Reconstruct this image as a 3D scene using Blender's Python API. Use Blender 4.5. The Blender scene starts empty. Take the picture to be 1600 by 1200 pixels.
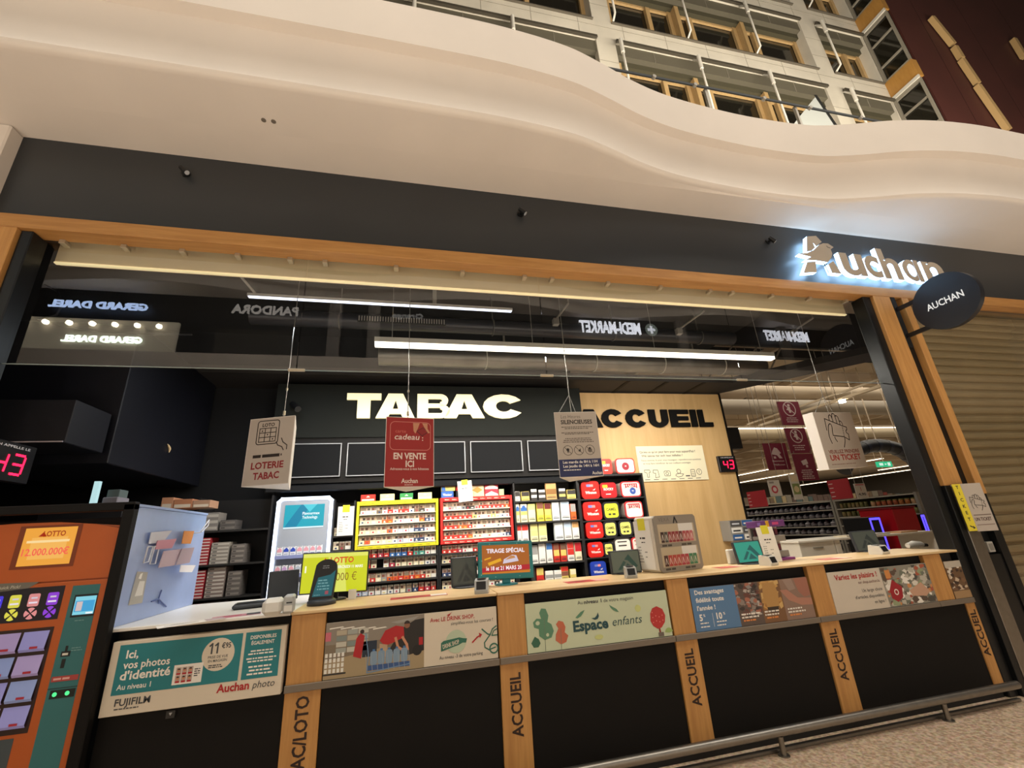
import bpy, bmesh, math, random
from mathutils import Vector, Matrix
random.seed(7)
SC = bpy.context.scene
COL = SC.collection

# ------------------------------------------------------------------ camera
AX = ((0.97390451, 0.01671652, 0.22634169),   # world X seen from the camera (right, down, forward)
      (-0.05972838, -0.94325147, 0.32666372),  # world Z (up)
      (0.21895782, -0.3316583, 0.91763841))    # world Y (into the shop), sign set below
XC = Vector(AX[0]); UC = Vector((-0.05972838, -0.94325147, 0.32666372)); DC = Vector((-0.21895782, 0.3316583, 0.91763841))
FPX = 677.0
CAM = Vector((0, -3.0, 1.41))
def w_of(v):
    return Vector((v.dot(XC), v.dot(DC), v.dot(UC)))
cam_d = bpy.data.cameras.new('camera'); cam = bpy.data.objects.new('camera', cam_d); COL.objects.link(cam)
cam_d.sensor_fit = 'HORIZONTAL'; cam_d.sensor_width = 36.0; cam_d.lens = FPX/1600*36.0
cam_d.clip_start = 0.05; cam_d.clip_end = 200
r_, d_, f_ = w_of(Vector((1,0,0))), w_of(Vector((0,1,0))), w_of(Vector((0,0,1)))
cam.matrix_world = Matrix(((r_.x,-d_.x,-f_.x,CAM.x),(r_.y,-d_.y,-f_.y,CAM.y),(r_.z,-d_.z,-f_.z,CAM.z),(0,0,0,1)))
SC.camera = cam
def P(px, py, y=None, z=None, x=None):
    """world point on a plane y=, z= or x= that the photo shows at (px, py)"""
    r = w_of(Vector((px-800, py-600, FPX)))
    t = (y-CAM.y)/r.y if y is not None else ((z-CAM.z)/r.z if z is not None else (x-CAM.x)/r.x)
    return CAM + r*t

# ------------------------------------------------------------------ world, exposure, lights
SC.view_settings.view_transform = 'Standard'; SC.view_settings.look = 'None'
SC.view_settings.exposure = 0.0; SC.view_settings.gamma = 1.0
SC.view_settings.use_curve_mapping = False
wd = bpy.data.worlds.new('world'); SC.world = wd; wd.use_nodes = True
bg = wd.node_tree.nodes['Background']; bg.inputs[0].default_value = (1.0, 0.80, 0.60, 1); bg.inputs[1].default_value = 0.05
try:
    SC.cycles.use_denoising = True
    SC.cycles.max_bounces = 8; SC.cycles.transparent_max_bounces = 16
except Exception: pass
def area(name, loc, to, sx, sy, power, col):
    l = bpy.data.lights.new(name, 'AREA'); l.shape = 'RECTANGLE'; l.size = sx; l.size_y = sy; l.energy = power; l.color = col
    o = bpy.data.objects.new(name, l); COL.objects.link(o); o.location = loc
    o.rotation_euler = (Vector(to)-Vector(loc)).to_track_quat('-Z', 'Y').to_euler(); return o
WARM = (1.0, 0.92, 0.80); NEUT = (1.0, 0.93, 0.82); COOL = (0.80, 0.90, 1.0)
area('mall_hall_light', (2, -3.5, 11.0), (2, -2.9, 0), 20, 3, 900, WARM)
for k in range(7):      # added upward fill lamps, unseen behind the viewer, to brighten the soffit
    l_ = bpy.data.lights.new('added_soffit_fill', 'SPOT'); l_.energy = 250; l_.color = WARM; l_.spot_size = 2.7; l_.spot_blend = 1.0; l_.shadow_soft_size = 0.12
    o_ = bpy.data.objects.new('added_soffit_fill', l_); COL.objects.link(o_); o_.location = (-7+3*k, -4.7, 0.25); o_.rotation_euler = (Vector((-7+3*k, -3.6, 6))-o_.location).to_track_quat('-Z', 'Y').to_euler()
area('opposite_shopfront_light', (2, -8.2, 2.2), (2, 0, 3.2), 18, 2.6, 130, WARM)
area('upper_court_light', (9, -1.0, 7.0), (9, 4, 13), 14, 1.0, 1700, (1.0, 0.90, 0.74))
area('counter_downlight', (1.9, 1.25, 3.22), (1.9, 0.95, 0), 4.6, 0.10, 105, NEUT)
area('back_shelf_light', (0.9, 1.25, 2.55), (0.9, 2.3, 1.35), 4.2, 0.12, 60, NEUT)
area('added_wood_wall_fill', (3.5, 1.5, 3.1), (3.5, 2.6, 1.7), 1.8, 0.15, 9, NEUT)  # added fill that brightens the wooden wall, no fitting known there
area('added_parapet_fill', (2, -5.0, 8.0), (2, -8.4, 5.6), 20, 0.5, 420, WARM)  # unseen fill added to brighten the opposite parapet mirrored in the glass
area('photo_corner_light', (-1.1, 1.0, 3.2), (-1.2, 1.0, 0), 1.0, 0.3, 14, COOL)
area('store_ceiling_light', (13, 9, 4.65), (13, 9, 0), 16, 10, 760, (1.0, 0.90, 0.74))
area('store_far_light', (28, 24, 4.65), (28, 24, 0), 30, 18, 2600, (1.0, 0.90, 0.74))

# ------------------------------------------------------------------ materials
def lin(c):
    return tuple(((x/12.92) if x <= 0.04045 else ((x+0.055)/1.055)**2.4) for x in c)
def hexc(h):
    return lin((int(h[0:2],16)/255, int(h[2:4],16)/255, int(h[4:6],16)/255))
MATS = {}
def mat(name, col, rough=0.5, metal=0.0, emit=0.0, ecol=None, var=0.0, scale=6.0, bump=0.0, spec=0.5, alpha=1.0):
    if name in MATS: return MATS[name]
    c = hexc(col) if isinstance(col, str) else col
    m = bpy.data.materials.new(name); m.use_nodes = True; nt = m.node_tree; b = nt.nodes['Principled BSDF']
    b.inputs['Base Color'].default_value = (*c, 1); b.inputs['Roughness'].default_value = rough; b.inputs['Metallic'].default_value = metal
    b.inputs['Specular IOR Level'].default_value = spec
    if emit:
        e = hexc(ecol) if isinstance(ecol, str) else (ecol or c)
        b.inputs['Emission Color'].default_value = (*e, 1); b.inputs['Emission Strength'].default_value = emit
    if alpha < 1: b.inputs['Alpha'].default_value = alpha
    if var or bump:
        tc = nt.nodes.new('ShaderNodeTexCoord'); n = nt.nodes.new('ShaderNodeTexNoise'); n.inputs['Scale'].default_value = scale; n.inputs['Detail'].default_value = 5
        nt.links.new(tc.outputs['Object'], n.inputs['Vector'])
        if var:
            rp = nt.nodes.new('ShaderNodeValToRGB'); k = 1-var; u = 1+var*0.6
            rp.color_ramp.elements[0].position = 0.3; rp.color_ramp.elements[1].position = 0.7
            rp.color_ramp.elements[0].color = (c[0]*k, c[1]*k, c[2]*k, 1); rp.color_ramp.elements[1].color = (min(1,c[0]*u), min(1,c[1]*u), min(1,c[2]*u), 1)
            nt.links.new(n.outputs['Fac'], rp.inputs['Fac']); nt.links.new(rp.outputs['Color'], b.inputs['Base Color'])
        if bump:
            bm_ = nt.nodes.new('ShaderNodeBump'); bm_.inputs['Strength'].default_value = bump; bm_.inputs['Distance'].default_value = 0.01
            nt.links.new(n.outputs['Fac'], bm_.inputs['Height']); nt.links.new(bm_.outputs['Normal'], b.inputs['Normal'])
    MATS[name] = m; return m
def wood(name, c1, c2, sc, rough=0.45):
    if name in MATS: return MATS[name]
    m = mat(name, c1, rough); nt = m.node_tree; b = nt.nodes['Principled BSDF']
    tc = nt.nodes.new('ShaderNodeTexCoord'); mp = nt.nodes.new('ShaderNodeMapping'); mp.inputs['Scale'].default_value = sc
    n = nt.nodes.new('ShaderNodeTexNoise'); n.inputs['Scale'].default_value = 1.0; n.inputs['Detail'].default_value = 8; n.inputs['Roughness'].default_value = 0.65; n.inputs['Distortion'].default_value = 0.6
    rp = nt.nodes.new('ShaderNodeValToRGB'); rp.color_ramp.elements[0].position = 0.32; rp.color_ramp.elements[1].position = 0.68
    rp.color_ramp.elements[0].color = (*hexc(c2), 1); rp.color_ramp.elements[1].color = (*hexc(c1), 1)
    L = nt.links.new
    L(tc.outputs['Object'], mp.inputs['Vector']); L(mp.outputs['Vector'], n.inputs['Vector']); L(n.outputs['Fac'], rp.inputs['Fac']); L(rp.outputs['Color'], b.inputs['Base Color'])
    bp = nt.nodes.new('ShaderNodeBump'); bp.inputs['Strength'].default_value = 0.08; L(n.outputs['Fac'], bp.inputs['Height']); L(bp.outputs['Normal'], b.inputs['Normal'])
    return m
def glass(name, tint=(1,1,1), gain=1.0, rough=0.0):
    if name in MATS: return MATS[name]
    m = bpy.data.materials.new(name); m.use_nodes = True; nt = m.node_tree; nt.nodes.clear()
    out = nt.nodes.new('ShaderNodeOutputMaterial'); mx = nt.nodes.new('ShaderNodeMixShader'); tr = nt.nodes.new('ShaderNodeBsdfTransparent'); gl = nt.nodes.new('ShaderNodeBsdfGlossy')
    lw = nt.nodes.new('ShaderNodeLayerWeight'); lw.inputs['Blend'].default_value = 0.5
    pw = nt.nodes.new('ShaderNodeMath'); pw.operation = 'POWER'; pw.inputs[1].default_value = 5.0
    ma = nt.nodes.new('ShaderNodeMath'); ma.operation = 'MULTIPLY_ADD'; ma.inputs[1].default_value = 0.96*gain; ma.inputs[2].default_value = 0.04*gain; ma.use_clamp = True
    ge = nt.nodes.new('ShaderNodeNewGeometry'); iv = nt.nodes.new('ShaderNodeMath'); iv.operation = 'SUBTRACT'; iv.inputs[0].default_value = 1.0
    fb = nt.nodes.new('ShaderNodeMath'); fb.operation = 'MULTIPLY'   # the sheet's two reflections are counted once, on the face first met
    tr.inputs['Color'].default_value = (*tint, 1); gl.inputs['Roughness'].default_value = rough
    L = nt.links.new
    L(lw.outputs['Facing'], pw.inputs[0]); L(pw.outputs[0], ma.inputs[0]); L(ma.outputs[0], fb.inputs[0]); L(ge.outputs['Backfacing'], iv.inputs[1]); L(iv.outputs[0], fb.inputs[1]); L(fb.outputs[0], mx.inputs[0]); L(tr.outputs[0], mx.inputs[1]); L(gl.outputs[0], mx.inputs[2]); L(mx.outputs[0], out.inputs[0])
    MATS[name] = m; return m
def c(h, rough=0.5): return mat('paint_'+h, h, rough)          # a plain printed or painted colour
def e(h, s=1.0):
    k = hexc(h); return mat('glow_%s_%g' % (h, s), tuple(q*0.15 for q in k), 0.4, emit=s, ecol=k)   # something that gives off light

# ------------------------------------------------------------------ mesh builder
WL = {}
def wl(o): return WL.get(o.name, Vector((0,0,0)))
_TX = {}
def text_geo(s, bold, shear, res):
    k = (s, bold, shear, res)
    if k not in _TX:
        cu = bpy.data.curves.new('lettering', 'FONT'); cu.body = s; cu.size = 1; cu.resolution_u = res; cu.offset = bold; cu.shear = shear
        o = bpy.data.objects.new('lettering', cu); m = o.to_mesh()
        _TX[k] = ([(v.co.x, v.co.y) for v in m.vertices], [tuple(p.vertices) for p in m.polygons])
        o.to_mesh_clear(); bpy.data.objects.remove(o); bpy.data.curves.remove(cu)
    return _TX[k]
class G:
    def __init__(s, M=None): s.v = []; s.f = []; s.mi = []; s.ms = []; s.M = M or Matrix(); s.sm = []
    def add(s, vs, fs, m, smooth=False):
        if m.name not in [q.name for q in s.ms]: s.ms.append(m)
        k = [q.name for q in s.ms].index(m.name); n = len(s.v)
        s.v += [s.M @ Vector(v) for v in vs]; s.f += [tuple(i+n for i in f) for f in fs]; s.mi += [k]*len(fs); s.sm += [smooth]*len(fs)
        return s
    def box(s, x0, x1, y0, y1, z0, z1, m, bev=0.0):
        if x0 > x1: x0, x1 = x1, x0
        if y0 > y1: y0, y1 = y1, y0
        if z0 > z1: z0, z1 = z1, z0
        if bev <= 0:
            vs = [(x0,y0,z0),(x1,y0,z0),(x1,y1,z0),(x0,y1,z0),(x0,y0,z1),(x1,y0,z1),(x1,y1,z1),(x0,y1,z1)]
            return s.add(vs, [(0,3,2,1),(4,5,6,7),(0,1,5,4),(1,2,6,5),(2,3,7,6),(3,0,4,7)], m)
        b = min(bev, (x1-x0)*.45, (y1-y0)*.45, (z1-z0)*.45); vs = []; ix = {}
        for i, X in enumerate((x0, x1)):
            for j, Y in enumerate((y0, y1)):
                for k, Z in enumerate((z0, z1)):
                    dx, dy, dz = (b, -b)[i], (b, -b)[j], (b, -b)[k]
                    ix[i,j,k] = len(vs); vs += [(X, Y+dy, Z+dz), (X+dx, Y, Z+dz), (X+dx, Y+dy, Z)]
        q = lambda i,j,k,a: ix[i,j,k]+a
        fs = [(q(0,0,0,0),q(0,0,1,0),q(0,1,1,0),q(0,1,0,0)),(q(1,0,0,0),q(1,1,0,0),q(1,1,1,0),q(1,0,1,0)),
              (q(0,0,0,1),q(1,0,0,1),q(1,0,1,1),q(0,0,1,1)),(q(0,1,0,1),q(0,1,1,1),q(1,1,1,1),q(1,1,0,1)),
              (q(0,0,0,2),q(0,1,0,2),q(1,1,0,2),q(1,0,0,2)),(q(0,0,1,2),q(1,0,1,2),q(1,1,1,2),q(0,1,1,2))]
        for j in (0,1):
            for k in (0,1): fs.append((q(0,j,k,1),q(1,j,k,1),q(1,j,k,2),q(0,j,k,2)))
        for i in (0,1):
            for k in (0,1): fs.append((q(i,0,k,0),q(i,1,k,0),q(i,1,k,2),q(i,0,k,2)))
        for i in (0,1):
            for j in (0,1): fs.append((q(i,j,0,0),q(i,j,1,0),q(i,j,1,1),q(i,j,0,1)))
        for i in (0,1):
            for j in (0,1):
                for k in (0,1): fs.append((q(i,j,k,0),q(i,j,k,1),q(i,j,k,2)))
        return s.add(vs, fs, m)
    def prism(s, pts, w0, w1, m, side=None):
        """polygon in local (u,v), extruded along local w"""
        n = len(pts); vs = [(a,b,w0) for a,b in pts]+[(a,b,w1) for a,b in pts]
        s.add(vs, [tuple(range(n-1,-1,-1)), tuple(range(n,2*n))], m)
        s.add(vs, [(i,(i+1)%n,(i+1)%n+n,i+n) for i in range(n)], side or m)
        return s
    def flat(s, pts, w, m):
        return s.add([(a,b,w) for a,b in pts], [tuple(range(len(pts)))], m)
    def rect(s, u0, v0, u1, v1, w, m): return s.flat([(u0,v0),(u1,v0),(u1,v1),(u0,v1)], w, m)
    def disc(s, u, v, r, w, m, n=20, ry=None, a0=0, a1=2*math.pi):
        ry = ry or r; full = abs(a1-a0-2*math.pi) < 1e-6
        pts = [(u+r*math.cos(a0+(a1-a0)*i/n), v+ry*math.sin(a0+(a1-a0)*i/n)) for i in range(n if full else n+1)]
        if not full: pts.append((u, v))
        return s.flat(pts, w, m)
    def line(s, pts, t, w, m, closed=False):
        """thin drawn stroke in local (u,v)"""
        pts = [Vector(p) for p in pts]; n = len(pts)
        for i in range(n if closed else n-1):
            a, b = pts[i], pts[(i+1)%n]; d = b-a
            if d.length < 1e-9: continue
            d.normalize(); k = Vector((-d.y, d.x))*t/2; a2 = a-d*t*.35; b2 = b+d*t*.35
            s.flat([a2-k, b2-k, b2+k, a2+k], w+i*2e-6, m)
        return s
    def arc(s, u, v, r, t, w, m, a0=0, a1=360, n=22, ry=None):
        ry = ry or r
        return s.line([(u+r*math.cos(math.radians(a0+(a1-a0)*i/n)), v+ry*math.sin(math.radians(a0+(a1-a0)*i/n))) for i in range(n+1)], t, w, m)
    def rrect(s, u0, v0, u1, v1, r, w, m, t=None):
        pts = []
        for (cx, cy, a) in ((u1-r,v1-r,0),(u0+r,v1-r,90),(u0+r,v0+r,180),(u1-r,v0+r,270)):
            for i in range(5):
                q = math.radians(a+i*22.5); pts.append((cx+r*math.cos(q), cy+r*math.sin(q)))
        return s.line(pts, t, w, m, True) if t else s.flat(pts, w, m)
    def text(s, st, u, v, h, w, m, al='l', bold=0.0, shear=0.0, sx=1.0, res=2, depth=0.0, width=None, rot=0.0, side=None):
        """text whose capitals are h tall, baseline at v; width= fits the run to that length"""
        vs, fs = text_geo(st, bold, shear, res)
        if not vs: return s
        k = h/0.69; x0 = min(a for a,b in vs); x1 = max(a for a,b in vs)
        if width: sx = width/((x1-x0)*k)
        off = {'l':-x0, 'c':-(x0+x1)/2, 'r':-x1}[al]; ca, sa = math.cos(rot), math.sin(rot)
        q = [((a+off)*k*sx, b*k) for a, b in vs]; q = [(u+a*ca-b*sa, v+a*sa+b*ca) for a, b in q]
        if depth:
            s.add([(a,b,w+depth) for a,b in q], fs, m)
            ed = {}
            for f in fs:
                for i in range(len(f)):
                    a, b = f[i], f[(i+1)%len(f)]
                    if (b,a) in ed: del ed[(b,a)]
                    else: ed[(a,b)] = 1
            n = len(q)
            s.add([(a,b,w) for a,b in q]+[(a,b,w+depth) for a,b in q], [(a,b,b+n,a+n) for a,b in ed], side or m)
        else: s.add([(a,b,w) for a,b in q], fs, m)
        return s
    def lines(s, u, v, wid, h, n, pitch, w, m, al='l', seed=1):
        """rows of print too small to read"""
        r = random.Random(seed)
        for i in range(n):
            L = wid*(0.72+0.28*r.random()); a = u if al == 'l' else u+(wid-L)/2
            x = a
            while x < a+L-h:
                q = min(h*(1+3*r.random()), a+L-x); s.rect(x, v-i*pitch, x+q, v-i*pitch+h, w, m); x += q+h*0.6
        return s
    def tube(s, pts, r, m, n=8, cap=True):
        pts = [Vector(p) for p in pts]; rings = []; N = len(pts); rr = r if isinstance(r, (list, tuple)) else [r]*N
        up = None
        for i, p in enumerate(pts):
            t = (pts[min(i+1,N-1)]-pts[max(i-1,0)]).normalized()
            if up is None: up = t.orthogonal().normalized()
            up = (up - t*up.dot(t)); up = up.normalized() if up.length > 1e-6 else t.orthogonal().normalized()
            b = t.cross(up); rings.append([p+(up*math.cos(2*math.pi*k/n)+b*math.sin(2*math.pi*k/n))*rr[i] for k in range(n)])
        vs = [v for R in rings for v in R]
        s.add(vs, [(i*n+k, i*n+(k+1)%n, (i+1)*n+(k+1)%n, (i+1)*n+k) for i in range(N-1) for k in range(n)], m, True)
        if cap: s.add(vs, [tuple(range(n-1,-1,-1)), tuple((N-1)*n+k for k in range(n))], m)
        return s
    def cyl(s, a, b, r, m, n=16): return s.tube([a, b], r, m, n)
    def lathe(s, o, prof, m, n=20):
        vs = []; N = len(prof)
        for r, z in prof:
            vs += [(o[0]+r*math.cos(2*math.pi*k/n), o[1]+r*math.sin(2*math.pi*k/n), o[2]+z) for k in range(n)]
        return s.add(vs, [(i*n+k, i*n+(k+1)%n, (i+1)*n+(k+1)%n, (i+1)*n+k) for i in range(N-1) for k in range(n)], m, True)
    def build(s, name, parent=None, label=None, cat=None, group=None, kind=None, base=None):
        me = bpy.data.meshes.new(name)
        lo = Vector([min(v[i] for v in s.v) for i in range(3)]); hi = Vector([max(v[i] for v in s.v) for i in range(3)])
        bs = Vector(base) if base is not None else Vector(((lo.x+hi.x)/2, (lo.y+hi.y)/2, lo.z))
        me.from_pydata([v-bs for v in s.v], [], s.f)
        for m in s.ms: me.materials.append(m)
        me.polygons.foreach_set('material_index', s.mi); me.polygons.foreach_set('use_smooth', s.sm); me.update()
        o = bpy.data.objects.new(name, me); COL.objects.link(o)
        if parent: o.parent = parent; o.location = bs-wl(parent)
        else: o.location = bs
        WL[o.name] = bs; return tag(o, label, cat, group, kind)
def tag(o, label=None, cat=None, group=None, kind=None):
    if label: o['label'] = label
    if cat: o['category'] = cat
    if group: o['group'] = group
    if kind: o['kind'] = kind
    return o
def thing(name, label, cat, loc, group=None):
    o = bpy.data.objects.new(name, None); COL.objects.link(o); o.location = loc; o.empty_display_size = 0.1
    WL[o.name] = Vector(loc); return tag(o, label, cat, group)
def dup(o, loc, label=None, group=None):
    """copy of a thing with copies of its parts and sub-parts"""
    def cp(q, par):
        n = q.copy(); COL.objects.link(n)
        if par: n.parent = par
        for ch in list(q.children): cp(ch, n)
        return n
    n = cp(o, None); n.location = loc; WL[n.name] = Vector(loc)
    return tag(n, label, None, group)
def struct(g, name, parent=None): return g.build(name, parent, kind=None if parent else 'structure')
def FM(o, u=(1,0,0), v=(0,0,1)):
    """local frame for flat work: u to the right, v up, w out of the face"""
    u = Vector(u).normalized(); v = Vector(v).normalized(); w = u.cross(v)
    return Matrix(((u.x,v.x,w.x,o[0]),(u.y,v.y,w.y,o[1]),(u.z,v.z,w.z,o[2]),(0,0,0,1)))
ORD = ['first','second','third','fourth','fifth','sixth','seventh','eighth','ninth','tenth','eleventh','twelfth','thirteenth','fourteenth','fifteenth','sixteenth','seventeenth','eighteenth','nineteenth','twentieth']

# ================================================================== SETTING
PLASTER = mat('white_plaster', 'd9cfc4', 0.75, var=0.05, scale=1.2)
FASC = mat('dark_fascia', '2b2d2f', 0.42, var=0.06, scale=2)
BLACK = mat('black_laminate', '100e0d', 0.6, spec=0.2, var=0.15, scale=3)
DARKIN = mat('dark_interior', '0b0c10', 0.8, var=0.15, scale=2)
BLKMET = mat('black_steel', '16181a', 0.35, metal=0.3)
OAKH = wood('oak_along', 'bc8a4e', 'a4723c', (2.2, 30, 30))
OAKV = wood('oak_upright', 'ca9656', 'b27e44', (30, 30, 2.2))
PLY = wood('plywood_wall', 'd2b07c', 'c29f6a', (9, 9, 0.7), 0.5)
STEEL = mat('brushed_steel', '8f8a82', 0.32, metal=0.9, var=0.1, scale=20)
GLASS = glass('clear_glass', (0.97, 0.98, 0.98), 2.2)

def stone_floor():
    m = mat('speckled_stone', '8f7963', 0.42, var=0.0); nt = m.node_tree; b = nt.nodes['Principled BSDF']
    tc = nt.nodes.new('ShaderNodeTexCoord'); v = nt.nodes.new('ShaderNodeTexVoronoi'); v.inputs['Scale'].default_value = 70
    n = nt.nodes.new('ShaderNodeTexNoise'); n.inputs['Scale'].default_value = 45; n.inputs['Detail'].default_value = 6
    rp = nt.nodes.new('ShaderNodeValToRGB'); el = rp.color_ramp.elements
    el[0].position = 0.36; el[0].color = (*hexc('b0967c'), 1); el[1].position = 0.62; el[1].color = (*hexc('e0c8ae'), 1)
    mx = nt.nodes.new('ShaderNodeMixRGB'); mx.blend_type = 'MULTIPLY'; mx.inputs['Fac'].default_value = 0.18
    L = nt.links.new
    L(tc.outputs['Object'], v.inputs['Vector']); L(tc.outputs['Object'], n.inputs['Vector']); L(n.outputs['Fac'], rp.inputs['Fac'])
    L(rp.outputs['Color'], mx.inputs['Color1']); L(v.outputs['Color'], mx.inputs['Color2']); L(mx.outputs['Color'], b.inputs['Base Color']); return m
struct(G().box(-16, 26, -13, 0.9, -0.12, 0, stone_floor()), 'floor')
struct(G().box(-16, 48, 0.9, 40, -0.12, 0.0, mat('store_tiles', 'b7ab9b', 0.35, var=0.08, scale=1.5)), 'floor_store')

# --- fascia, lintel, jambs
struct(G().box(-2.71, 9.5, 0.0, 0.28, 3.605, 4.276, FASC), 'wall_front')
struct(G().box(-6.5, -2.71, -0.10, 0.3, 0, 4.276, PLASTER, 0.01), 'wall_pier')
struct(G().box(-2.71, 9.5, -0.03, 0.10, 3.50, 3.604, OAKH, 0.004), 'trim_1')
struct(G().box(-2.705, -2.53, -0.03, 0.10, 0, 3.499, OAKV, 0.004), 'trim_2')
struct(G().box(4.60, 4.82, -0.03, 0.06, 1.585, 3.499, OAKV, 0.004), 'trim_3')
struct(G().box(4.98, 5.07, -0.03, 0.06, 1.50, 3.499, OAKV, 0.004), 'trim_4')
struct(G().box(4.98, 5.07, -0.02, 0.06, 0, 1.499, BLKMET).box(4.82, 4.978, -0.01, 0.028, 0, 1.0, BLKMET), 'trim_12')
struct(G().box(4.50, 4.598, 0.0, 0.13, 0, 3.499, BLKMET, 0.006), 'trim_5')
struct(G().box(4.60, 4.662, -0.03, 0.06, 0, 1.584, BLKMET, 0.003), 'trim_11')
struct(G().box(-2.528, -2.46, 0.0, 0.13, 0, 3.499, BLKMET, 0.006), 'trim_6')
struct(G().box(4.822, 4.978, 0.03, 0.13, 0, 3.499, BLKMET), 'trim_7')
# the seam joints and small bolts of the fascia stay in its own mesh; three little spot fittings sit on it
for px, py, w in ((291, 272, 'leftmost of three'), (813, 335, 'middle of three'), (1200, 378, 'rightmost of three')):
    p = P(px, py, y=0.0); r = thing('fascia_spotlight', 'tiny black spot fitting on the fascia, ' + w, 'spotlight', (p.x, 0, p.z), 'spot fittings on the fascia')
    G().cyl((p.x, 0, p.z), (p.x, -0.012, p.z), 0.03, BLKMET).build('base_plate', r)
    g = G(); g.tube([(p.x, -0.012, p.z), (p.x+0.01, -0.04, p.z-0.005)], 0.012, BLKMET); g.tube([(p.x-0.02, -0.045, p.z+0.02), (p.x+0.03, -0.05, p.z-0.03)], [0.016, 0.022], BLKMET, 12)
    h = g.build('spot_head', r)
    G().cyl((p.x+0.03, -0.0505, p.z-0.0302), (p.x+0.033, -0.051, p.z-0.033), 0.017, c('b9bcc0', 0.2)).build('lens', h)

# --- wavy balcony: soffit, lower ring, parapet
WX = [(-12,-0.70),(-2.37,-0.695),(-1.02,-0.70),(0.2,-0.70),(0.70,-0.69),(1.22,-0.645),(1.55,-0.57),(1.9,-0.475),(2.25,-0.41),(2.7,-0.37),(3.27,-0.35),(3.95,-0.375),(4.35,-0.455),(4.75,-0.565),(5.15,-0.64),(5.6,-0.685),(6.06,-0.70),(7.2,-0.68),(9,-0.5),(12,-0.4),(16,-0.7)]
def wave(x):
    for i in range(len(WX)-1):
        if WX[i][0] <= x <= WX[i+1][0]:
            x0,y0 = WX[max(i-1,0)]; x1,y1 = WX[i]; x2,y2 = WX[i+1]; x3,y3 = WX[min(i+2,len(WX)-1)]
            t = (x-x1)/(x2-x1); m1 = (y2-y0)/(x2-x0)*(x2-x1); m2 = (y3-y1)/(x3-x1)*(x2-x1)
            return (2*t**3-3*t*t+1)*y1+(t**3-2*t*t+t)*m1+(-2*t**3+3*t*t)*y2+(t**3-t*t)*m2
    return WX[-1][1]
XS = [-12+0.5*i for i in range(20)]+[-2+0.07*i for i in range(150)]+[8.5+0.3*i for i in range(26)]
def loft(prof, m, name, smooth=True):
    """prof(x) -> list of (y,z); swept along x"""
    g = G(); rows = [[(x, y, z) for y, z in prof(x)] for x in XS]; n = len(rows[0]); vs = [v for R in rows for v in R]
    g.add(vs, [(i*n+k, (i+1)*n+k, (i+1)*n+k+1, i*n+k+1) for i in range(len(XS)-1) for k in range(n-1)], m, smooth)
    return struct(g, name)
loft(lambda x: [(0.3, 4.276), (0.0, 4.276), (-0.30, 4.288)], PLASTER, 'ceiling_1', False)
loft(lambda x: [(-0.30, 4.288), (wave(x)+0.05, 4.302)], PLASTER, 'ceiling_2', False)
loft(lambda x: [(wave(x)+0.05, 4.302), (wave(x)+0.025, 4.304), (wave(x)+0.008, 4.315), (wave(x), 4.335)], PLASTER, 'trim_8')
loft(lambda x: [(wave(x)+q, z) for q, z in ((0,4.335),(.022,4.365),(.042,4.41),(.052,4.47),(.050,4.56),(.035,4.66),(0.0,4.785))], PLASTER, 'trim_9')
loft(lambda x: [(wave(x), 4.785), (wave(x)-0.085, 4.79)], PLASTER, 'trim_10', False)
loft(lambda x: [(wave(x)-0.085, 4.79), (wave(x)-0.085, 5.2)], PLASTER, 'wall_parapet')
loft(lambda x: [(wave(x)-0.085, 5.2), (wave(x)+0.15, 5.2), (wave(x)+0.15, 4.95), (3.95, 4.95)], PLASTER, 'floor_terrace', False)
p = P(420, 187, z=4.302)
r = thing('emergency_light', 'flush twin-spot emergency light in the beige soffit', 'light', (p.x, p.y, 4.302))
G().box(p.x-0.062, p.x+0.062, p.y-0.035, p.y+0.035, 4.296, 4.3015, c('c9b9a4')).build('cover_plate', r)
for s in (-1, 1): G().cyl((p.x+s*0.032, p.y, 4.2958), (p.x+s*0.032, p.y, 4.288), 0.016, c('6f675c')).build('lamp_head', r)
G().box(p.x-0.02, p.x+0.02, p.y+0.022, p.y+0.027, 4.293, 4.2958, c('5d564c')).build('slot', r)
# glass guard and rail on the terrace
r = thing('terrace_handrail', 'dark handrail with small clamps running behind the wavy parapet', 'handrail', (6, 1.0, 4.95))
G().box(2.6, 11, 0.99, 1.01, 7.77, 7.81, BLKMET).build('rail', r)
for x in (2.7, 4.4, 6.1, 7.8, 9.5): G().box(x-0.02, x+0.02, 1.021, 1.06, 4.95, 7.80, STEEL).build('post', r)
for x in (3.45, 4.15, 5.4, 6.3, 7.35): G().cyl((x, 0.979, 7.72), (x, 0.93, 7.72), 0.03, STEEL).build('clamp', r)

A_, L_, R_2 = P(1275, 150, y=2.5), P(1240, 194, y=2.5), P(1306, 196, y=2.5)
r = thing('notice_placard', 'white printed placard in a black edge leaning behind the wavy parapet', 'placard', (A_.x, 2.5, 4.951))
g = G(FM((0, 2.5, 0))); g.prism([(L_.x, 4.951), (R_2.x, 4.951), (R_2.x, R_2.z), (A_.x, A_.z), (L_.x, L_.z)], -.03, 0, mat('placard_white', '8a8d8a', .6)); g.build('board', r)
g = G(FM((0, 2.4992, 0)))
for k in range(4): z = L_.z-.9+k*.26; g.rect(L_.x+.12+.06*k, z, R_2.x-.16-.05*k, z+.08, 0, mat('placard_print', '5a5f66', .6))
g.line([(A_.x, A_.z), (R_2.x, R_2.z), (R_2.x, 4.96)], .10, .0006, mat('placard_edge', '141414', .5)); g.build('print', r)
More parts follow.
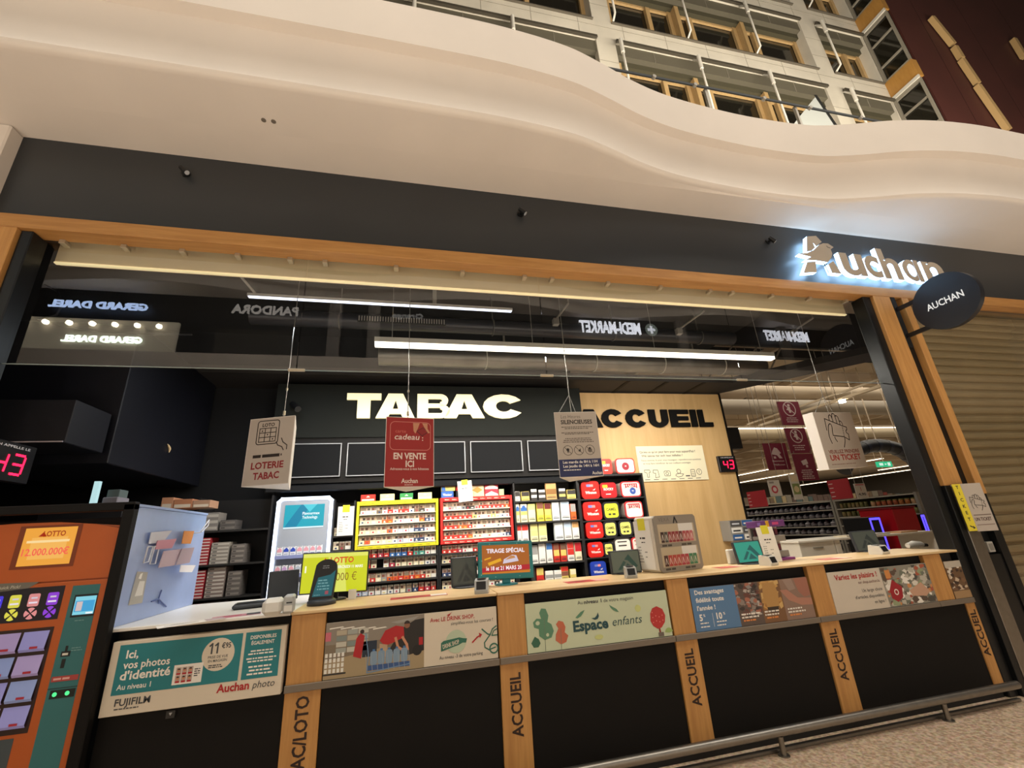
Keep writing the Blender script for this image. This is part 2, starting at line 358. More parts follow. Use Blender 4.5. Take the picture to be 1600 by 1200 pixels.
# --- the office block above
STONE = mat('pale_stone', 'd6cfc0', 0.7, var=0.10, scale=1.4)
JOINT = c('8d8678', 0.8); WOODW = wood('window_oak', 'c4a578', 'b2925f', (25, 25, 3)); WHT = mat('white_metal', 'd8d4ca', 0.4)
WGL = mat('dark_pane', '17150f', 0.08, spec=0.8)
Z0 = [8.31, 11.34, 14.37, 17.40]; WH = 2.30; YB = 4.0
BAYS = [(-8.0, -3.0), (-2.45, 4.60), (5.15, 12.10), (12.72, 14.70)]
g = G()
zs = [5.0]+[q for z in Z0 for q in (z, z+WH)]+[22]
for i in range(0, len(zs), 2): g.box(-9, 14.74, YB, YB+0.3, zs[i], zs[i+1], STONE)
for z in Z0:
    xs = [-9]+[q for b in BAYS for q in b]+[14.74]
    for i in range(0, len(xs), 2): g.box(xs[i], xs[i+1], YB, YB+0.3, z, z+WH, STONE)
    gj = G(FM((0, YB-0.002, 0)))
    for x in [-2.4+1.31*k for k in range(13)]: g.box(x, x+0.012, YB-0.003, YB, z-0.73, z, JOINT)
    for v in (z+0.7, z+1.5):
        for (a, b) in ((4.60, 5.15), (12.10, 12.72)): g.box(a, b, YB-0.003, YB, v, v+0.012, JOINT)
    g.box(-9, 14.74, YB-0.004, YB, z-0.20, z-0.188, JOINT)
struct(g, 'wall_upper')
struct(G().box(-9, 14.74, YB+0.85, YB+1.0, 5, 22, DARKIN), 'wall_upper_back')
k = 0
for zi, z in enumerate(Z0[1:]):
    for bi, (a, b) in enumerate(BAYS[1:]):
        n = 3 if b-a > 5 else 1; dx = (b-a)/n
        for j in range(n):
            x0 = a+j*dx; x1 = x0+dx; k += 1
            r = bpy.data.objects.new('window_%d' % k, None); COL.objects.link(r); r.location = (x0, YB, z); WL[r.name] = Vector((x0, YB, z)); r['kind'] = 'structure'
            yg = YB+0.30; g = G()
            g.box(x0, x1, yg, yg+0.06, z, z+0.07, WOODW).box(x0, x1, yg, yg+0.06, z+1.62, z+1.70, WOODW).box(x0, x0+0.13, yg-0.2, yg+0.06, z, z+1.70, WOODW).box(x1-0.12, x1, yg-0.02, yg+0.06, z, z+1.70, WOODW)
            q = x0+dx*(0.24 if j else 0.62); g.box(q, q+0.13, yg-0.05, yg+0.06, z+0.07, z+1.62, WOODW)
            g.build('window_frame', r)
            G().box(x0+0.1, x1-0.1, yg+0.07, yg+0.085, z+0.05, z+1.65, WGL).build('pane', r)
            g = G(); g.box(x0, x1, YB+0.05, yg+0.05, z+1.9, z+WH, mat('blind_housing', '5e594b', 0.7)); g.box(x0, x1, YB+0.18, yg+0.06, z+1.71, z+1.9, mat('blind_recess', '45412f', 0.8)); g.box(x0+dx*.5, x0+dx*.5+.012, YB+0.04, YB+.05, z+1.9, z+WH, JOINT)
            g.build('blind_box', r)
            G().box(x0, x1, YB-0.06, YB+0.29, z-0.001, z+0.03, mat('sill_metal', '6a6459', 0.5, 0.4)).build('window_sill', r)
            g = G(); g.tube([(x0+0.04, YB-0.02, z+2.22), (x0+0.02, YB-0.22, z+1.9), (x0+0.02, YB-0.22, z+0.1), (x0+0.05, YB-0.03, z+0.06)], 0.03, WHT, 8); g.tube([(x0+0.02, YB-0.22, z+2.1), (x0+0.02, YB-0.22, z+1.6)], 0.05, WHT, 8)
            g.build('awning_arm', r)
            G().box(x0, x1, YB-0.10, YB-0.04, z+WH-0.08, z+WH, mat('awning_case', '4a453b', 0.5)).build('awning_case', r)
# wood and glass return at the corner, maroon wall beyond
RW = wood('return_panel', 'b98a48', 'ab7c3c', (12, 12, 2))
g = G()
for z in Z0+[20.4]: g.box(14.74, 14.95, 3.2, 4.3, z-0.62, z+0.05, RW); g.box(14.70, 14.76, 3.2, 4.3, z-0.73, z-0.62, WHT)
struct(g, 'wall_return')
for i, z in enumerate(Z0):
    r = bpy.data.objects.new('window_%d' % (31+i), None); COL.objects.link(r); r.location = (14.75, 3.6, z); WL[r.name] = Vector((14.75, 3.6, z)); r['kind'] = 'structure'
    g = G(); g.box(14.74, 14.80, 3.2, 4.0, z+0.05, z+0.11, mat('grey_frame', '8f897c', 0.5)).box(14.74, 14.80, 3.2, 4.0, z+2.2, z+2.3, mat('grey_frame', '8f897c', 0.5)).box(14.74, 14.80, 3.2, 3.26, z+0.1, z+2.2, mat('grey_frame', '8f897c', 0.5)).box(14.74, 14.80, 3.92, 3.99, z+0.1, z+2.2, mat('grey_frame', '8f897c', 0.5)).box(14.74, 14.80, 3.27, 3.91, z+0.62, z+0.67, mat('grey_frame', '8f897c', 0.5)).box(14.74, 14.80, 3.27, 3.91, z+1.55, z+1.60, mat('grey_frame', '8f897c', 0.5))
    g.build('window_frame', r); G().box(14.81, 14.83, 3.2, 4.0, z+0.05, z+2.3, WGL).build('pane', r)
MAR = mat('maroon_cladding', '4a231d', 0.65, var=0.12, scale=1.0)
g = G().box(14.95, 40, 3.2, 3.5, 5, 30, MAR)
for x in (16.2, 18.6, 21, 23.4): g.box(x, x+0.012, 3.196, 3.2, 5, 30, c('2c1512'))
struct(g, 'wall_maroon')
for k, seg in enumerate([[(1455,28),(1489,70)],[(1491,74),(1502,92)],[(1502,94),(1527,131)],[(1527,134),(1575,203)],[(1583,62),(1600,90)]]):
    a, b = P(*seg[0], y=3.1), P(*seg[1], y=3.1)
    G().box(-.07, .07, -.05, .1, -(a-b).length/2, (a-b).length/2, mat('lit_strip', 'b49566', 0.5, emit=0.03)).build('trim_%d' % (20+k), kind='structure')
    o = bpy.data.objects['trim_%d' % (20+k)]; o.data.transform(Matrix.Translation((0, 0, -(a-b).length/2))); o.location = (a+b)/2; o.rotation_euler = (a-b).to_track_quat('Z', 'Y').to_euler()
# --- opposite side of the hall (seen mirrored in the transom glass)
g = G(); g.box(-16, 26, -9.6, -9.2, 0, 12, mat('opposite_dark', '1c1b1b', 0.6)); struct(g, 'wall_opposite')
g = G(); g.box(-16, 26, -8.4, -8.2, 4.7, 6.15, PLASTER); g.box(-16, 26, -9.2, -8.4, 4.7, 4.9, PLASTER); struct(g, 'wall_opposite_parapet')
loftO = G()
xs = [-16+0.5*i for i in range(85)]; vs = []
for x in xs: y = -8.75+0.3*math.sin(x*0.7); vs += [(x, -9.2, 8.3), (x, y, 8.3), (x, y, 8.62), (x, y+0.18, 8.63), (x, y+0.18, 9.1), (x, -9.2, 9.1)]
loftO.add(vs, [(i*6+k, (i+1)*6+k, (i+1)*6+k+1, i*6+k+1) for i in range(84) for k in range(5)], PLASTER); struct(loftO, 'ceiling_opposite')
struct(G().box(-9.75, -6.2, -9.21, -9.1, 4.95, 7.4, mat('lit_shopfront', 'cfc4ae', 0.6, emit=1.0)), 'window_40')
struct(G().box(-5.3, -3.3, -9.21, -9.15, 4.95, 7.3, mat('shut_window', '39342c', 0.5)), 'window_41')
for k in range(14):
    x = -14+2.9*k; struct(G().box(x, x+2.5, -9.21, -9.12, 0.1, 3.1, mat('ground_shopfront', '8a7658', 0.5, emit=0.25)), 'window_%d' % (50+k))
def opp_sign(name, st, a, b, z, h, m, label):
    M = FM((0, -9.1, 0), (-1, 0, 0)); G(M).text(st, -(a+b)/2, z-h/2, h, 0, m, 'c', 0.02, width=abs(b-a), depth=0.05).build(name, None, label, 'sign')
WL1 = e('d6e6ff', 14)
opp_sign('shop_sign', 'GERARD DAREL', -9.2, -7.0, 7.8, 0.19, e('bcd4ff', 9), 'bluish lit shop name, upper of two mirrored at far left of glass')
opp_sign('shop_sign', 'GERARD DAREL', -8.7, -6.95, 6.82, 0.17, e('e6f4e4', 20), 'greenish white shop name in lit window, lower of two mirrored')
opp_sign('shop_sign', 'PANDORA', -4.97, -3.25, 7.9, 0.26, e('d8cfc4', 3), 'grey shop name mirrored in the glass left of the grey column')
opp_sign('shop_sign', 'Orange', -0.6, 0.32, 7.95, 0.16, e('b8b4ae', 2), 'small faint grey shop name mirrored in the glass over the middle duct')
opp_sign('shop_sign', 'MEDI-MARKET', 5.5, 7.75, 7.9, 0.42, e('f4f6ff', 9), 'white lit shop name with round plus badge, left of the two mirrored ones')
opp_sign('shop_sign', 'MEDI-MARKET', 12.9, 14.9, 7.9, 0.40, e('f4f6ff', 6), 'white lit shop name, mirrored at the right end of the glass')
g = G(FM((8.2, -9.1, 7.9), (-1, 0, 0))); g.disc(0, 0, 0.24, 0, e('a8b4a8', 2.0)); g.rect(-0.05, -0.15, 0.05, 0.15, 0.004, e('f4f6ff', 6)); g.rect(-0.15, -0.05, 0.15, 0.05, 0.005, e('f4f6ff', 6))
g.build('plus_badge', None, 'round green-grey plus badge mirrored beside the lit white shop name', 'sign')
for k in range(7): struct(G().cyl((-9.6+k*0.5, -9.02, 7.24), (-9.6+k*0.5, -9.0, 7.2), 0.07, e('fff4dc', 30)), 'trim_%d' % (60+k))
for k, x in enumerate((-2.4, -1.3, 9.2, 13.6)): struct(G().box(x, x+0.35, -9.21, -9.05, 4.9, 8.3, mat('grey_column', '8b8580', 0.6)), 'wall_column_%s' % 'abcd'[k])

# ================================================================== TRANSOM GLASS AND SHOP SHELL
GX = [-2.47, -0.79, 1.055, 2.885, 4.505]
CLIP = mat('clip_metal', 'b9ad96', 0.35, metal=0.6)
for k in range(4):
    a, b = GX[k]+0.004, GX[k+1]-0.004
    r = bpy.data.objects.new('window_%d' % (80+k), None); COL.objects.link(r); r.location = (a, 0.1, 2.59); WL[r.name] = Vector((a, 0.1, 2.59)); r['kind'] = 'structure'
    G().box(a, b, 0.096, 0.104, 2.592, 3.515, GLASS).build('pane', r)
    G().box(a, b, 0.0955, 0.1045, 2.586, 2.5915, mat('glass_edge', '7f8b88', 0.2)).build('pane_edge', r)
    n = 4 if k else 5
    for i in range(n):
        x = a+0.12+(b-a-0.24)*i/(n-1); G().box(x-0.018, x+0.018, 0.07, 0.13, 3.47, 3.50, CLIP, 0.003).build('clip', r)
    if k < 3: G().box(b-0.05, b+0.06, 0.092, 0.108, 2.580, 2.600, CLIP, 0.003).build('clamp', r)
r = thing('beige_band_box', 'beige box with a glowing lower bar behind the transom glass', 'shutter', (1.0, 0.26, 3.40))
G().box(-2.45, 4.49, 0.20, 0.26, 3.405, 3.604, mat('band_beige', 'cbb994', 0.5), 0.004).build('case', r)  # plain box stands in for the pale band under the lintel
G().box(-2.45, 4.49, 0.195, 0.225, 3.388, 3.402, mat('glowing_bar', 'e2cf9f', 0.4, emit=0.75), 0.004).build('bottom_bar', r)  # the bar's brightness is emission put into its material

struct(G().box(-4.6, 2.3, 2.66, 2.8, 0, 4.25, DARKIN), 'wall_back')
struct(G().box(-4.6, -4.45, 0.13, 2.66, 0, 4.25, DARKIN), 'wall_left')
struct(G().box(2.22, 4.70, 2.60, 2.66, 0.0, 3.285, PLY).box(4.701, 4.73, 2.59, 2.67, 0, 3.30, BLACK), 'wall_wood')
g = G(); g.box(-4.6, 4.7, 0.35, 2.66, 4.05, 4.2, mat('black_void', '0c0c0d', 0.9))
struct(g, 'ceiling_shop')
a, b = P(1131, 610, z=3.31), P(1385, 545, z=3.31)
g = G(); g.M = Matrix(); g.prism([(-3.2, 2.12), (a.x-0.1, 2.12), (b.x, b.y), (b.x+0.6, b.y), (a.x, 2.66), (-3.2, 2.66)], 3.31, 3.40, mat('soffit_tile', '2a2725', 0.7))
for x in (2.9, 3.5, 4.1): g.box(x, x+0.05, 2.13, 2.65, 3.304, 3.3095, BLACK)
struct(g, 'ceiling_soffit')
# ducts, trays and the linear lamp overhead
DUCT = mat('galvanised_duct', '84807a', 0.4, metal=0.8, var=0.2, scale=5); BDUCT = mat('black_duct', '3a3a3e', 0.35, metal=0.5)
r = thing('air_duct', 'dark round air duct with a slotted grille under the black ceiling', 'duct', (1.4, 1.4, 3.66))
G().tube([(-1.6, 1.4, 3.66), (4.1, 1.4, 3.66)], 0.085, BDUCT, 16).build('duct_pipe', r)
g = G(); g.box(-0.56, 0.36, 1.30, 1.33, 3.615, 3.68, c('1d1d1f'))
for i in range(34): g.box(-0.55+i*0.0268, -0.54+i*0.0268, 1.295, 1.2995, 3.62, 3.675, c('a8a39a'))
g.build('grille', r)
for x in (-0.75, 0.9, 2.4, 3.6): G().box(x-.006, x+.006, 1.394, 1.406, 3.752, 4.05, c('55534f')).build('hanger', r)
for x in (-0.75, 0.9, 2.4, 3.6): G().tube([(x, 1.4+0.092*math.cos(t*.524), 3.66+0.092*math.sin(t*.524)) for t in range(13)], 0.008, c('55534f'), 6).build('strap', r)
r = thing('air_duct', 'bright galvanised round duct behind the long white lamp', 'duct', (2.3, 1.95, 3.5))
G().tube([(-0.38, 1.95, 3.50), (5.0, 1.95, 3.50)], 0.125, DUCT, 20).build('duct_pipe', r)
for x in (0.9, 2.35, 3.35, 4.3): G().tube([(x, 1.95+0.13*math.cos(t*.349), 3.50+0.13*math.sin(t*.349)) for t in range(19)], 0.008, c('b9b5ab', 0.3), 6).build('seam_ring', r)
for x in (1.15, 3.9): G().box(x-0.012, x+0.012, 1.94, 1.96, 3.636, 4.05, c('77736b')).build('hanger', r)
r = thing('linear_lamp', 'long bright white linear lamp hung above the counter aisle', 'lamp', (2.04, 1.2, 3.28))
G().box(-0.37, 4.45, 1.16, 1.24, 3.325, 3.375, mat('lamp_housing', 'b8b4aa', 0.4)).build('housing', r)
G().box(-0.365, 4.445, 1.165, 1.235, 3.288, 3.323, e('fff3dd', 4)).build('diffuser', r)
for x in (-0.2, 1.3, 2.8, 4.3): G().cyl((x, 1.2, 3.376), (x, 1.2, 4.05), 0.004, c('8a8780'), 6).build('suspension_wire', r)
r = thing('linear_lamp', 'slim white lit track high up at the left, above the grey duct', 'lamp', (-0.25, 1.0, 3.66))
G().box(-1.51, 1.04, 0.98, 1.02, 3.662, 3.69, mat('track_white', 'c9c7c2', 0.4)).build('housing', r)
G().box(-1.50, 1.03, 0.985, 1.015, 3.652, 3.661, e('e8ecff', 2.2)).build('diffuser', r)
G().tube([(-1.6, 0.8, 3.85), (-1.45, 1.0, 3.70)], 0.012, c('aaa69f'), 6).build('stay', r)
G().box(0.20, 0.24, 0.98, 1.02, 3.691, 4.05, c('8a8780')).build('hanger', r)
for i, (px, py, qx, qy) in enumerate(((868, 500, 888, 474), (1060, 515, 1100, 486), (1240, 517, 1270, 497))):
    a, b = P(px, py, y=0.9), P(qx, qy, y=0.9)
    r = thing('ceiling_bracket', '%s of three angled steel brackets under the shop ceiling' % ('leftmost', 'middle', 'rightmost')[i], 'bracket', a)
    G().tube([a, b], 0.012, c('8f8b84', 0.3), 6).build('stay', r); G().box(a.x-0.03, a.x+0.03, 0.87, 0.93, a.z-0.06, a.z+0.01, c('6e6b66')).build('foot', r)
    G().tube([b, (b.x, 0.9, 4.05)], 0.008, c('6e6b66'), 6).build('hanger', r)
# loop of cable at the far left
r = thing('cable', 'black cable sagging across the ceiling void at the far left', 'cable', P(90, 500, y=1.0))
G().tube([P(x, y, y=1.0) for x, y in ((70,445),(90,455),(98,475),(88,492),(60,500),(80,505),(130,515),(190,521),(300,523))], 0.008, c('232327'), 6).build('cable_run', r)
# dark fittings of the left side
NAVY = mat('navy_panel', '0d0f1a', 0.5, var=0.1)
r = thing('wall_cupboard', 'tall navy cupboard hung on the dark left side, over the shelf end', 'cupboard', (-2.75, 1.6, 2.1))
G().box(-3.3, -2.30, 1.0, 2.60, 2.12, 3.32, NAVY, 0.006).build('body', r)
G().tube([P(262+3*math.sin(t*.5), 694+t*2.6, x=-2.29) for t in range(6)], [0.004, 0.009, 0.012, 0.012, 0.009, 0.004], c('cdb48c', 0.3), 8).build('handle', r)
r = thing('wall_cupboard', 'low navy box with pale lower edge at the far left, above the lottery terminal', 'cupboard', (-2.9, 0.8, 2.05))
G().box(-3.6, -2.32, 0.55, 0.95, 2.19, 2.50, NAVY, 0.005).build('body', r)
G().box(-2.95, -2.33, 0.54, 0.549, 2.192, 2.20, c('b9b4bd', 0.3)).build('edge_strip', r)
DIG = e('ff1238', 5)
SEG = {'a':((.1,1),(.9,1)),'b':((1,.9),(1,.55)),'c':((1,.45),(1,.1)),'d':((.1,0),(.9,0)),'e':((0,.45),(0,.1)),'f':((0,.9),(0,.55)),'g':((.12,.5),(.88,.5))}
def digits(g, u, v, w, h, wz, st):
    for i, ch in enumerate(st):
        for s in {'4':'fgbc','3':'abgcd'}[ch]:
            g.line([(u+i*w*1.5+x*w+y*h*0.08, v+y*h) for x, y in SEG[s]], h*0.115, wz, DIG)
def counter_display(o, u, W, H, label):
    g = G(FM(o, u)); g.box(0, W, 0, H, -0.04, 0, c('121318', 0.3), 0.004)
    b = g.build('ticket_display', None, label, 'display')
    g = G(FM(o, u)); g.text('ON APPELLE LE', W/2, H*0.86, H*0.06, 0.001, c('d8d8dc'), 'c', 0.01, width=W*0.72); g.build('caption', b)
    g = G(FM(o, u)); digits(g, W*0.24, H*0.20, W*0.22, H*0.5, 0.002, '43'); g.build('digits', b)
p = P(42, 757, x=-2.28)
counter_display((-2.28, p.y-0.36, p.z), (0, 1, 0), 0.36, 0.225, 'queue display with red digits 43 hanging at the far left of the picture')

p = P(165, 788, y=1.0)
G().box(-2.62, -2.10, .95, 1.45, 0, p.z, NAVY, .004).build('side_cabinet', None, 'tall dark cabinet behind the lottery terminal, under the small grey machine', 'cabinet')
a, b = P(139, 787, y=1.02), P(150, 752, y=1.02)
G().box(a.x, a.x+.035, 1.02, 1.05, p.z+.0005, b.z, e('bfe6ea', .9)).build('strip_lamp', None, 'short upright pale strip lamp behind the lottery terminal', 'lamp')
a, b = P(158, 787, y=1.05), P(186, 772, y=1.05); r = thing('small_machine', 'small grey machine on the dark cabinet behind the lottery terminal', 'machine', (a.x+.08, 1.1, p.z))
G().box(a.x, b.x, 1.05, 1.2, p.z+.0005, b.z-.02, c('8b8790'), .006).build('body', r); G().box(a.x+.005, a.x+.09, 1.08, 1.19, b.z-.0195, b.z+.04, c('5d6a68'), .004).build('upper_tray', r)

# back wall fittings: sign band, cupboards, beam
r = thing('sign_band', 'dark grey panel above the tobacco shelves that carries the big white letters', 'panel', (0.3, 2.4, 2.56))
G().box(-1.50, 2.21, 2.20, 2.6, 2.575, 3.215, mat('sign_band_grey', '1d1f1d', 0.8, spec=0.12, var=0.05)).build('panel', r)
TW = [('T', 541, 595), ('A', 587, 648), ('B', 652, 703), ('A', 694, 757), ('C', 755, 819)]
r = thing('lettering_sign', 'five big pale backlit letters on the dark band over the cigarette shelves', 'sign', (0.3, 2.2, 2.78))
LET = mat('lit_letter', 'efe6c0', 0.4, emit=0.6, ecol='f4e8b4')
def heavy(ch):
    """very heavy block capitals in a unit square, as overlapping outlines"""
    arc = lambda cx, cy, rx, ry, a0, a1, n=14: [(cx+rx*math.cos(math.radians(a0+(a1-a0)*i/n)), cy+ry*math.sin(math.radians(a0+(a1-a0)*i/n))) for i in range(n+1)]
    ring = lambda cx, cy, RX, RY, rx, ry, a0, a1: [[p, q, r, s_] for p, q, r, s_ in (lambda o, n_: [(o[i], o[i+1], n_[i+1], n_[i]) for i in range(len(o)-1)])(arc(cx, cy, RX, RY, a0, a1), arc(cx, cy, rx, ry, a0, a1))]
    R = lambda a, b, c_, d: [(a, b), (c_, b), (c_, d), (a, d)]
    return {'T': lambda: [R(0, .74, 1, 1), R(.31, 0, .69, .74)],
     'A': lambda: [[(0,0),(.30,0),(.355,.17),(.425,.37),(.5,.74),(.5,1),(.31,1)], [(1,0),(.69,1),(.5,1),(.5,.74),(.575,.37),(.645,.17),(.70,0)], [(.355,.17),(.645,.17),(.575,.37),(.425,.37)]],
     'B': lambda: [R(0, 0, .33, 1), R(.33, .80, .70, 1), R(.33, .43, .70, .60), R(.33, 0, .70, .20)]+ring(.70, .735, .25, .265, .06, .065, -90, 90)+ring(.70, .285, .30, .285, .07, .085, -90, 90),
     'C': lambda: ring(.5, .5, .5, .52, .19, .24, 32, 328),
     'U': lambda: [R(0, .40, .34, 1), R(.66, .40, 1, 1)]+ring(.5, .42, .5, .44, .16, .18, 180, 360),
     'E': lambda: [R(0, 0, .36, 1), R(.36, .76, 1, 1), R(.36, .39, .95, .61), R(.36, 0, 1, .24)],
     'I': lambda: [R(0, 0, 1, 1)], 'L': lambda: [R(0, 0, .38, 1), R(.38, 0, 1, .25)]}[ch]()
def slab(ch, x0, x1, z0, z1, y, m, d=0.03):
    g = G(FM((0, y, 0))); w = x1-x0; h = z1-z0
    for i, poly in enumerate(heavy(ch)):
        pts = [(x0+u*w, z0+v*h) for u, v in poly]
        if sum(pts[k][0]*pts[(k+1)%len(pts)][1]-pts[(k+1)%len(pts)][0]*pts[k][1] for k in range(len(pts))) < 0: pts.reverse()
        g.prism(pts, 0, d, m)
    return g
for ch, a, b in TW:
    x0 = P(a, 640, y=2.17).x; x1 = P(b, 640, y=2.17).x
    slab(ch, x0, x1, 2.795, 3.10, 2.195, LET).build('letter', r)
r = thing('cupboard_row', 'row of black cupboards with thin silver outlines below the big white letters', 'cupboard', (0.3, 2.4, 2.1))
G().box(-1.50, 2.21, 2.23, 2.6, 2.07, 2.574, BLACK).build('carcass', r)
for a, b in ((-1.42,-0.76),(-0.70,-0.05),(0.0,0.65),(0.71,1.36),(1.43,2.05)):
    d = G().box(a, b, 2.20, 2.229, 2.13, 2.51, mat('black_door', '121315', 0.75, spec=0.12)).build('door', r)
    g = G(FM((0, 2.199, 0))); g.line([(a+.006, 2.136), (b-.006, 2.136), (b-.006, 2.504), (a+.006, 2.504)], 0.010, 0, c('8e9094', 0.3), True); g.build('silver_outline', d)
r = thing('shelf_beam', 'long dark beam with a shine under the black cupboards', 'beam', (0.3, 2.25, 1.98))
G().box(-1.50, 2.21, 2.17, 2.28, 1.975, 2.05, mat('beam_metal', '222428', 0.25, 0.6), 0.01).build('beam', r)
r = thing('security_camera', 'small black camera on the dark band, left of the big white letters', 'camera', P(462, 640, y=2.19))
p = P(462, 637, y=2.2)
G().cyl((p.x, 2.202, p.z), (p.x, 2.12, p.z), 0.03, c('0d0d0f')).build('mount', r)
G().tube([(p.x-0.02, 2.13, p.z+0.02), (p.x+0.07, 2.02, p.z-0.07)], 0.035, c('101012'), 12).build('body', r)
# letters and boards on the wooden wall
r = thing('lettering_sign', 'big black letters fixed on the pale wooden wall', 'sign', (3.5, 2.6, 2.75))
AC = [('A', 903, 943), ('C', 942, 976.5), ('C', 980, 1013.5), ('U', 1017, 1047), ('E', 1050.5, 1080), ('I', 1083, 1092), ('L', 1095, 1116)]
for ch, a, b in AC:
    x0 = P(a, 667, y=2.57).x; x1 = P(b, 667, y=2.57).x
    slab(ch, x0, x1, 2.765, 3.03, 2.598, mat('letter_black', '0a0908', 0.7, spec=0.15)).build('letter', r)
PAPER = c('e9e2c4', 0.6); INK = c('2b2a28', 0.6)
g = G(FM((3.13, 2.585, 1.985))); W, H = 1.09, 0.50
g.box(0, W, 0, H, -0.012, 0, PAPER, 0.002)
g.text("Qu'est-ce qu'on peut faire pour vous aujourd'hui ?", 0.05, 0.40, 0.032, 0.001, INK, bold=0.012, width=0.90)
g.text("Wéi kënne mir iech haut hëllefen ?", 0.07, 0.345, 0.032, 0.001, INK, bold=0.012, width=0.66)
g.text("Nous sommes là pour vous renseigner, répondre à vos questions", 0.06, 0.285, 0.024, 0.001, INK, width=0.96)
g.text("et vous faire bénéficier de nos meilleurs avantages", 0.08, 0.24, 0.024, 0.001, INK, width=0.76)
T = 0.007
for pts in (((.08,.16),(.16,.16),(.17,.13),(.145,.12),(.145,.06),(.115,.06),(.115,.12),(.08,.13)), ((.22,.16),(.29,.155),(.30,.06),(.24,.05),(.25,.11),(.21,.12))): g.line(pts, T, 0.001, INK, True)
g.rrect(.385,.07,.48,.14,.015,.001,INK,T); g.arc(.43,.105,.02,T,.0015,INK); g.arc(.62,.13,.03,T,.001,INK); g.line([(.56,.07),(.60,.05),(.66,.06),(.69,.09),(.62,.10),(.57,.09)],T,.001,INK,True)
g.rect(.72,.055,.79,.07,.001,INK); g.rrect(.815,.05,.88,.15,.01,.001,INK,T)
for i in range(3): g.line([(.825,.07+i*.025),(.87,.07+i*.025)],T*.7,.0015,INK)
g.arc(.95,.115,.04,T,.001,INK); g.text('?', .95,.095,.045,.0015,INK,'c',.01)
for i in range(7): g.rect(.07+i*.135,.022,.15+i*.135,.03,.001,INK)
g.build('info_board', None, 'cream information board with line icons on the wooden wall', 'board')
p = P(1125, 738, y=2.58)
counter_display((p.x, 2.56, p.z), (1, 0, 0), 0.30, 0.235, 'queue display with red digits 43 on the right edge of the wooden wall')
p = P(1150, 690, y=2.9)
G().box(4.78, 5.15, 2.85, 2.95, p.z-0.12, p.z+0.22, c('0e0f12')).build('wall_screen', None, 'black screen back jutting out behind the wooden wall', 'screen')

# ================================================================== COUNTER
PX_ = [(-0.645, -0.46), (0.555, 0.73), (1.757, 1.922), (2.952, 3.118), (4.12, 4.305)]
r = thing('service_counter', 'long reception counter with black panels and oak uprights under the shop opening', 'counter', (1.3, 0.3, 0))
edges = [(-1.50, -0.647)]+[(PX_[i][1]+0.002, PX_[i+1][0]-0.002) for i in range(4)]
for i, (a, b) in enumerate(edges):
    G().box(a, 4.398 if i == 4 else b, 0.012, 0.05, 0.09, 0.664, BLACK, 0.002).build('lower_panel', r)
    G().box(a, b, 0.03, 0.05, 0.666, 1.043, BLACK, 0.002).build('upper_panel', r)
words = ['TABAC/LOTO', 'ACCUEIL', 'ACCUEIL', 'ACCUEIL']
BROWN = mat('dark_brown_letter', '2a150c', 0.5)
for i, (a, b) in enumerate(PX_):
    d = G().box(a, b, 0.0, 0.05, 0.088 if i < 4 else 0.70, 1.043, OAKV, 0.002).build('oak_upright', r)
    if i < 4:
        g = G(FM((a+(b-a)*0.69, -0.0012, 0), (0, 0, 1), (-1, 0, 0)))
        n = words[i]; L = 0.0467*len(n); z1 = 0.64 if i == 0 else 0.613
        g.text(n, z1-L, 0, 0.064, 0, BROWN, 'l', 0.025, width=L); g.build('lettering', d)
d = G().box(4.40, 4.498, 0.005, 0.05, 0.088, 0.664, OAKV, 0.002).build('oak_upright', r)
g = G(FM((4.40+0.07, 0.0038, 0), (0, 0, 1), (-1, 0, 0))); g.text('ACCUEIL', 0.285, 0, 0.06, 0, BROWN, 'l', 0.025, width=0.327); g.build('lettering', d)
LEDGE = mat('ledge_metal', '7d7367', 0.45, 0.35)
for a, b in ((-0.648, 0.552), (0.556, 1.754), (1.758, 2.949), (2.953, 4.117), (4.121, 4.49)):
    G().box(a, b, -0.012, -0.0015, 0.664, 0.700, LEDGE, 0.002).build('ledge', r)
G().box(-1.50, 4.49, 0.0505, 0.44, 0.0875, 1.040, mat('counter_core', '26221f', 0.7)).build('carcass', r)
G().box(-1.50, 4.49, 0.03, 0.42, 0.0, 0.087, mat('plinth', '0e0d0c', 0.7)).build('plinth', r)
G().box(-1.50, 4.49, -0.075, -0.045, 0.0, 0.022, STEEL, .004).build('floor_strip', r)
# worktops
TOPW = wood('worktop_oak', 'dcc092', 'cdab78', (3, 26, 26), 0.38); WTOP = mat('worktop_white', 'e6e3dc', 0.3)
G().box(-1.55, -0.650, -0.012, 0.95, 1.046, 1.063, WTOP, 0.003).build('worktop', None, 'white worktop over the photo counter at the left end', 'worktop')
G().box(-0.647, 0.551, -0.014, 0.47, 1.046, 1.063, TOPW, 0.003).build('worktop', None, 'oak worktop section over the drink poster', 'worktop')
G().box(0.554, 4.49, -0.014, 0.47, 1.046, 1.064, TOPW, 0.003).build('worktop', None, 'long oak worktop running from the yellow prize screen to the right post', 'worktop')
# foot rail
r = thing('foot_rail', 'steel foot rail on short legs along the base of the counter', 'rail', (1.6, -0.11, 0))
g = G(); g.tube([(-1.4, -0.115, 0.126), (4.44, -0.115, 0.126)], 0.026, STEEL, 16); g.build('rail_tube', r)
for x in (-1.0, 0.1, 1.2, 2.31, 3.69):
    G().tube([(x, -0.115, 0.101), (x, -0.115, 0.006)], 0.017, STEEL, 10).build('leg', r); G().cyl((x, -0.115, 0), (x, -0.115, 0.006), 0.035, STEEL).build('foot_plate', r)

